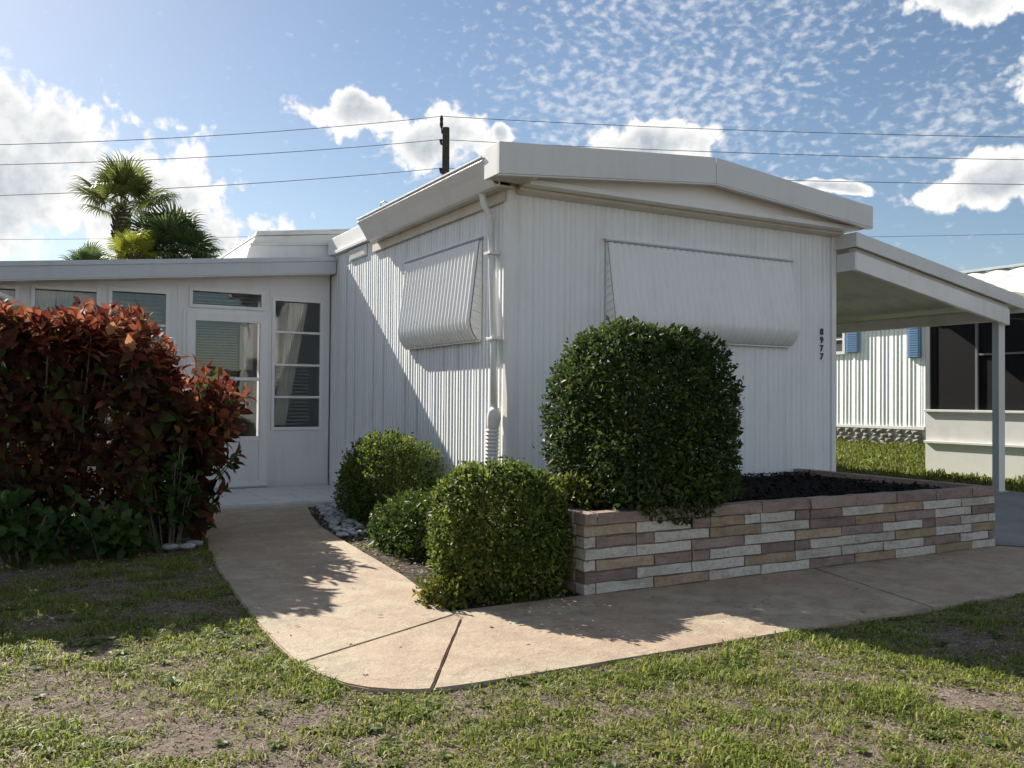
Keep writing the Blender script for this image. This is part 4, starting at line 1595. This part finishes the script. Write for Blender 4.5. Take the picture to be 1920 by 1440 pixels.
# ---- palms beyond the porch
def frond_mesh(name, seed, blade, petiole, material, n=34, span=2.3, droop=.35):
    rg = random.Random(seed)
    V, F = [], []

    def addtri(a, b, c):
        k = len(V)
        V.extend([a, b, c])
        F.append((k, k + 1, k + 2))
    # petiole along +x, slightly arched
    tip = Vector((petiole, 0, petiole * .12))
    for s in (-1, 1):
        addtri((0, .03 * s, 0), (0, -.005 * s, .03), tuple(tip))
    for i in range(n):
        t = (i / (n - 1) - .5) * 2
        ang = t * span
        L = blade * (1 - .22 * abs(t)) * rg.uniform(.88, 1.05)
        d = Vector((math.cos(ang), math.sin(ang), .10 - .25 * t * t + rg.uniform(-.06, .06))).normalized()
        side = d.cross(Vector((0, 0, 1))).normalized()
        w = blade * .034
        p0 = tip
        p1 = tip + d * L * .5
        p2 = p1 + (d + Vector((0, 0, -droop * .5))).normalized() * L * .28
        p3 = p2 + (d + Vector((0, 0, -droop * 2.2 - rg.uniform(0, .5)))).normalized() * L * .26
        upz = Vector((0, 0, w * .5))
        k = len(V)
        V.extend([tuple(p0), tuple(p1 + side * w + upz), tuple(p1), tuple(p1 - side * w + upz), tuple(p2 + side * w * .7), tuple(p2 - side * w * .7), tuple(p3)])
        F.extend([(k, k + 2, k + 1), (k, k + 3, k + 2), (k + 1, k + 2, k + 4), (k + 2, k + 5, k + 4), (k + 2, k + 3, k + 5), (k + 4, k + 5, k + 6)])
    me = mesh_np(name, V, F)
    me.materials.append(MATS[material])
    return me


def palm(label, base, crown_z, blade, petiole, nf, material, seed, trunk_r, up_bias=0.0, lo=-.6, hi=1.35):
    root = thing('palm_tree', label, 'palm', base)
    rg = random.Random(seed)
    B = Vector(base)
    H = crown_z - base[2]
    pts = [B + Vector((.05 * math.sin(i * .7), .05 * math.cos(i), H * i / 12)) for i in range(13)]
    rs = [trunk_r * (1.0 if i < 10 else 1.0 + .22 * (i - 9) / 3) * (1 + .05 * (i % 2)) for i in range(13)]
    MB().tube(pts, rs, 10).build('trunk', 'bark', root)
    mb = MB()
    for i in range(46):            # old leaf bases
        a = i * 2.4
        z = crown_z - .9 + .95 * i / 46
        r = trunk_r * 1.05
        p = B + Vector((math.cos(a) * r, math.sin(a) * r, z - base[2]))
        q = p + Vector((math.cos(a) * .10, math.sin(a) * .10, .20))
        mb.tube([p, q], [.045, .02], 4)
    o = mb.build('leaf_bases', 'bark', root)
    meshes = [frond_mesh('frond', seed * 10 + k, blade, petiole, material, droop=.3 + .15 * k) for k in range(4)]
    for i in range(nf):
        o = link(bpy.data.objects.new('frond', meshes[i % 4]))
        o.parent = root
        a = i * 2.399963
        e = lo + (hi - lo) * (i + .5) / nf + rg.uniform(-.12, .12)
        o.location = Vector((.05 * math.cos(a), .05 * math.sin(a), H + .08 * i / nf))
        o.rotation_mode = 'XYZ'
        o.rotation_euler = (rg.uniform(-.4, .4), -e, a)
        s = rg.uniform(.85, 1.1)
        o.scale = (s, s, s)
    return root


palm('tall fan palm with shaggy trunk rising above the porch roof', (2.74, 28.2, -.03), 6.45, .82, .80, 22, 'palm_green', 3, .17, lo=-.05, hi=1.45)
palm('dense round dark green fan palm crown just above the porch roof', (3.75, 25.4, -.03), 4.75, .85, .75, 46, 'palm_dark', 4, .16, lo=-.45, hi=1.5)
palm('bright yellow-green fan palm between the tall palm and the round one', (2.66, 24.3, -.03), 4.62, .42, .36, 22, 'palm_yellow', 5, .12)
palm('small spiky palm top furthest left above the porch roof', (1.75, 26.5, -.03), 4.35, .50, .4, 12, 'palm_dark', 6, .10, lo=.0)
# single hanging frond to the right of the tall palm
ph = bpy.data.objects['palm_tree']
o = link(bpy.data.objects.new('frond', frond_mesh('frond', 99, .7, 1.1, 'palm_dark', droop=.9)))
o.parent = ph
o.location = (0.05, -.05, 6.6)
o.rotation_euler = (0, -.25, -.25)

# ================================================================== utility pole and wires
pole = thing('utility_pole', 'dark wooden utility pole top showing behind the roof edge', 'pole', (15.95, 34.4, 0))
MB().tube([(15.95, 34.4, -.1), (15.95, 34.4, 6), (15.95, 34.4, 12.6)], [.20, .18, .15], 12).build('shaft', 'pole_wood', pole)
MB().tube([(15.80, 34.47, 12.35), (15.78, 34.49, 12.62)], .03, 6).build('bracket', 'wire_black', pole)
MB().tube([(15.78, 34.49, 12.60), (15.78, 34.49, 12.72), (15.78, 34.49, 12.85), (15.78, 34.49, 13.0), (15.78, 34.49, 13.12)], [.05, .085, .07, .08, .04], 8).build('insulator', 'wire_black', pole)
for z in (12.09, 10.87):
    MB().tube([(15.95, 34.40, z - .25), (15.76, 34.46, z - .18), (15.74, 34.47, z)], [.05, .05, .07], 8).build('insulator', 'wire_black', pole)


def wire(label, a, b, sag, r=.014):
    n = 24
    pts = []
    for i in range(n + 1):
        t = i / n
        p = Vector(a).lerp(Vector(b), t)
        p.z -= sag * 4 * t * (1 - t)
        pts.append(p)
    root = MB().tube(pts, r, 5, False).build('power_line', 'wire_grey')
    tag(root, label, 'wire', 'power lines to the pole')


wire('topmost power line running left from the pole', (15.78, 34.49, 13.09), (-4.317, 36.64, 9.40), .28)
wire('middle power line running left from the pole', (15.74, 34.47, 12.09), (-4.307, 36.65, 8.74), .25)
wire('lowest power line running left from the pole', (15.74, 34.47, 10.87), (-4.29, 36.66, 7.67), .22)
wire('topmost power line running right from the pole', (15.78, 34.49, 13.09), (38.35, 17.31, 11.2), .20)
wire('middle power line running right above the roof ridge', (15.74, 34.47, 12.09), (38.36, 17.32, 10.33), .18)
wire('lowest power line running right behind the roof slope', (15.74, 34.47, 10.87), (38.38, 17.33, 9.42), .16)
wire('faint far power line low over the carport roof', (30.0, 50.0, 11.6), (56.5, 25.5, 10.82), .15, .013)
wire('faint far power line low over the porch roof', (-7.0, 72.5, 11.5), (18.2, 58.4, 12.0), .1, .013)

# ================================================================== stones beside the path
def stones():
    meshes = []
    for s in range(5):
        r = random.Random(s)
        bm = bmesh.new()
        bmesh.ops.create_icosphere(bm, subdivisions=1, radius=1.0)
        for v in bm.verts:
            v.co *= r.uniform(.75, 1.15)
        me = bpy.data.meshes.new('river_stone')
        bm.to_mesh(me)
        bm.free()
        me.polygons.foreach_set('use_smooth', np.ones(len(me.polygons), dtype=bool))
        me.materials.append(MATS['stone_grey'])
        meshes.append(me)
    r = random.Random(5)
    k = 0
    while k < 240:
        y = r.uniform(7.0, 9.15)
        xi = 2.35 + (y - 7.3) * .21
        x = xi + .04 + abs(r.gauss(0, .17))
        if x > 3.2:
            continue
        o = link(bpy.data.objects.new('river_stone', meshes[k % 5]))
        s = r.uniform(.014, .036)
        o.location = (x, y, s * .35 + .0)
        o.scale = (s * 1.3, s, s * .65)
        o.rotation_euler = (r.uniform(-.3, .3), r.uniform(-.3, .3), r.uniform(0, 6))
        tag(o, 'small pale river stone in the heap beside the path near the door', 'stone', 'river stones beside the path')
        k += 1
    for (x, y, s) in ((1.15, 6.93, .045), (1.04, 6.98, .055), (1.22, 7.05, .05)):
        o = link(bpy.data.objects.new('edging_stone', meshes[k % 5]))
        k += 1
        o.location = (x, y, .02)
        o.scale = (s * 1.5, s, s * .6)
        tag(o, 'flat pale edging stone under the right end of the copper hedge', 'stone', 'edging stones by the hedge')


stones()

# ================================================================== lawn
def lawn():
    rg = np.random.default_rng(5)
    poly = WALK_ALL
    d1, d2, d3 = SinNoise(31, 2.1), SinNoise(32, 5.5), SinNoise(33, 13)
    gz = SinNoise(3, 2.2)

    def gh(P):
        near = (sstep(-6, -4, P[:, 0]) * (1 - sstep(5.2, 6.5, P[:, 0])) * (1 - sstep(5.5, 7, P[:, 1])))
        return ground_h(P[:, 0], P[:, 1]) + near * (.005 * gz(np.c_[P[:, :2], np.zeros(len(P))]) - .003)

    def sample(n, x0, x1, y0, y1, thr):
        P = np.c_[rg.uniform(x0, x1, n), rg.uniform(y0, y1, n), np.zeros(n)]
        dens = .52 + .16 * d1(P) + .36 * d2(P) + .30 * d3(P) + .10 * sstep(1.2, 2.6, P[:, 0]) - .18 * sstep(4.4, 5.6, P[:, 1])
        k = ((dens > rg.uniform(thr, thr + .45, n)) | (rg.random(n) < .14)) & ~in_poly(P[:, 0], P[:, 1], poly)
        return P[k]

    def blades(P, hmin, hmax, w, lean, name, label, material):
        n = len(P)
        P = P.copy()
        P[:, 2] = gh(P) - .004
        a = rg.uniform(0, 6.28, n)
        H = rg.uniform(hmin, hmax, n) * np.clip(.9 + .32 * d2(P * 1.7) + .34 * d3(P * 1.3), .4, 1.75)
        ln = np.abs(rg.normal(0, lean, n)) + .15
        d = np.c_[np.cos(a), np.sin(a), np.zeros(n)]
        s = np.c_[-np.sin(a), np.cos(a), np.zeros(n)] * (rg.uniform(.6, 1.2, n) * w)[:, None]
        m = P + d * (H * ln * .35)[:, None] + np.c_[np.zeros((n, 2)), H * .62]
        t = P + d * (H * ln)[:, None] + np.c_[np.zeros((n, 2)), H * np.clip(1.05 - .35 * ln, .15, 1)]
        V = np.stack([P - s * .8, P + s * .8, m - s, m + s, t], 1).reshape(-1, 3)
        b = np.arange(n)[:, None] * 5
        F = np.concatenate([b + [0, 1, 3], b + [0, 3, 2], b + [2, 3, 4]])
        o = obj_np(name, V, F, material)
        tag(o, label, 'grass', kind='stuff')
        return o
    # tufts: cluster centres, then blades around each
    C = sample(34000, -2.2, 6.0, 1.2, 6.9, .12)
    per = rg.integers(8, 18, len(C))
    idx = np.repeat(np.arange(len(C)), per)
    P = C[idx] + np.c_[rg.normal(0, .020, (len(idx), 2)), np.zeros(len(idx))]
    P = P[~in_poly(P[:, 0], P[:, 1], poly)]
    blades(P, .012, .042, .0027, .9, 'lawn_grass', 'patchy short green grass of the front lawn', 'grass_blade')
    # sparse single blades
    P = sample(90000, -2.2, 6.0, 1.2, 6.9, .02)
    blades(P, .008, .026, .0022, 1.5, 'thin_grass', 'thin worn grass blades between the tufts', 'grass_blade')
    # dry straw-coloured blades everywhere
    P = sample(110000, -2.2, 6.0, 1.2, 6.9, -.25)
    blades(P, .006, .020, .0022, 2.6, 'dry_grass', 'dry straw-coloured grass lying between the green', 'straw')
    # longer grass along the edge of the walkway
    e = np.array(OUTER + CORNER + [(1.635, 3.166), (4.4, 3.166), (7.0, 3.17)])
    seg = np.hypot(*(e[1:] - e[:-1]).T)
    t = rg.uniform(0, seg.sum(), 9000)
    k = np.minimum(np.searchsorted(np.cumsum(seg), t), len(seg) - 1)
    f = ((t - (np.cumsum(seg) - seg)[k]) / seg[k])[:, None]
    d = e[k + 1] - e[k]
    nrm = np.c_[d[:, 1], -d[:, 0]] / (np.hypot(d[:, 0], d[:, 1])[:, None] + 1e-9)
    q = e[k] + d * f - nrm * (-1) * 0
    q = q + nrm * np.abs(rg.normal(0, .03, len(q)))[:, None] * np.where(in_poly(*(q + nrm * .03).T, poly), -1, 1)[:, None]
    P = np.c_[q, np.zeros(len(q))]
    dens = d2(P * 1.6) + .6 * d3(P)
    P = P[dens > -.3]
    P[:, :2] -= np.where(in_poly(*(q + nrm * .03).T, poly), -1, 1)[dens > -.3][:, None] * nrm[dens > -.3] * .012
    blades(P, .015, .045, .0026, 1.1, 'edge_grass', 'longer grass fringe growing along the walkway edge', 'grass_blade')
    # far lawn of the neighbour
    n = 26000
    P = np.c_[rg.uniform(9.95, 15, n), rg.uniform(5.2, 14.5, n), np.zeros(n)]
    P = P[~((P[:, 0] > 11.35) & (P[:, 1] < 8.3))]
    blades(P, .04, .09, .010, .6, 'neighbouring_grass', 'bright green grass of the neighbouring yard', 'leaf_yellow')
    # dry litter
    n = 90000
    P = np.c_[rg.uniform(-2.2, 6, n), rg.uniform(1.2, 7.0, n), np.zeros(n)]
    P = P[~in_poly(P[:, 0], P[:, 1], poly)]
    n = len(P)
    P[:, 2] = gh(P) + rg.uniform(.002, .014, n)
    A = np.c_[rg.normal(0, 1, (n, 2)), rg.normal(0, .25, n)]
    N = np.c_[rg.normal(0, .35, (n, 2)), np.ones(n)]
    L = rg.uniform(.006, .026, n)
    V, F = leaves2(P, A, N, L, L * rg.uniform(.12, .5, n), .1)
    o = obj_np('dry_litter', V, F, 'litter')
    tag(o, 'dry leaf litter and thatch scattered over the lawn', 'litter', kind='stuff')
    # fallen leaves on grass and path, and flat weeds
    n = 420
    P = np.c_[rg.uniform(-1.5, 5.5, n), rg.uniform(1.6, 7.2, n), np.zeros(n)]
    onp = in_poly(P[:, 0], P[:, 1], poly)
    keep = ~onp | (rg.random(n) < .45)
    P, onp = P[keep], onp[keep]
    n = len(P)
    P[:, 2] = np.where(onp, .004, gh(P) + .018)
    A = np.c_[rg.normal(0, 1, (n, 2)), rg.normal(0, .2, n)]
    N = np.c_[rg.normal(0, .3, (n, 2)), np.ones(n)]
    L = rg.uniform(.012, .04, n)
    V, F = leaves2(P, A, N, L, L * rg.uniform(.3, .6, n), .15, True, .15)
    o = obj_np('fallen_leaves', V, F, 'straw')
    tag(o, 'dry fallen leaves scattered on the walkway and grass', 'leaves', kind='stuff')
    n = 520
    c0 = sample(6000, -1.6, 5.5, 1.6, 5.5, .2)[:n]
    k = 9
    a = rg.uniform(0, 6.28, (len(c0), 1)) + np.arange(k)[None] * .7
    A = np.stack([np.cos(a), np.sin(a), np.full(a.shape, .35)], -1).reshape(-1, 3)
    P = np.repeat(c0, k, 0)
    P[:, 2] = gh(P) + .008
    N = np.tile([0, 0, 1.0], (len(P), 1)) + rg.normal(0, .2, (len(P), 3))
    L = np.repeat(rg.uniform(.02, .05, len(c0)), k)
    V, F = leaves2(P, A, N, L, L * .42, .12, True, .25)
    o = obj_np('lawn_weeds', V, F, 'leaf_mid')
    tag(o, 'small flat weeds growing among the lawn grass', 'weeds', kind='stuff')
    # litter in the soil bed and fringe on the path edge
    n = 5000
    P = np.c_[rg.uniform(2.0, 3.45, n), rg.uniform(4.35, 9.2, n), np.zeros(n)]
    P = P[~in_poly(P[:, 0], P[:, 1], poly)]
    n = len(P)
    P[:, 2] = rg.uniform(-.002, .016, n)
    A = np.c_[rg.normal(0, 1, (n, 2)), rg.normal(0, .25, n)]
    N = np.c_[rg.normal(0, .35, (n, 2)), np.ones(n)]
    L = rg.uniform(.012, .05, n)
    V, F = leaves2(P, A, N, L, L * rg.uniform(.15, .5, n), .1)
    o = obj_np('bed_litter', V, F, 'litter')
    tag(o, 'dry leaves lying in the narrow planting bed', 'litter', kind='stuff')


lawn()
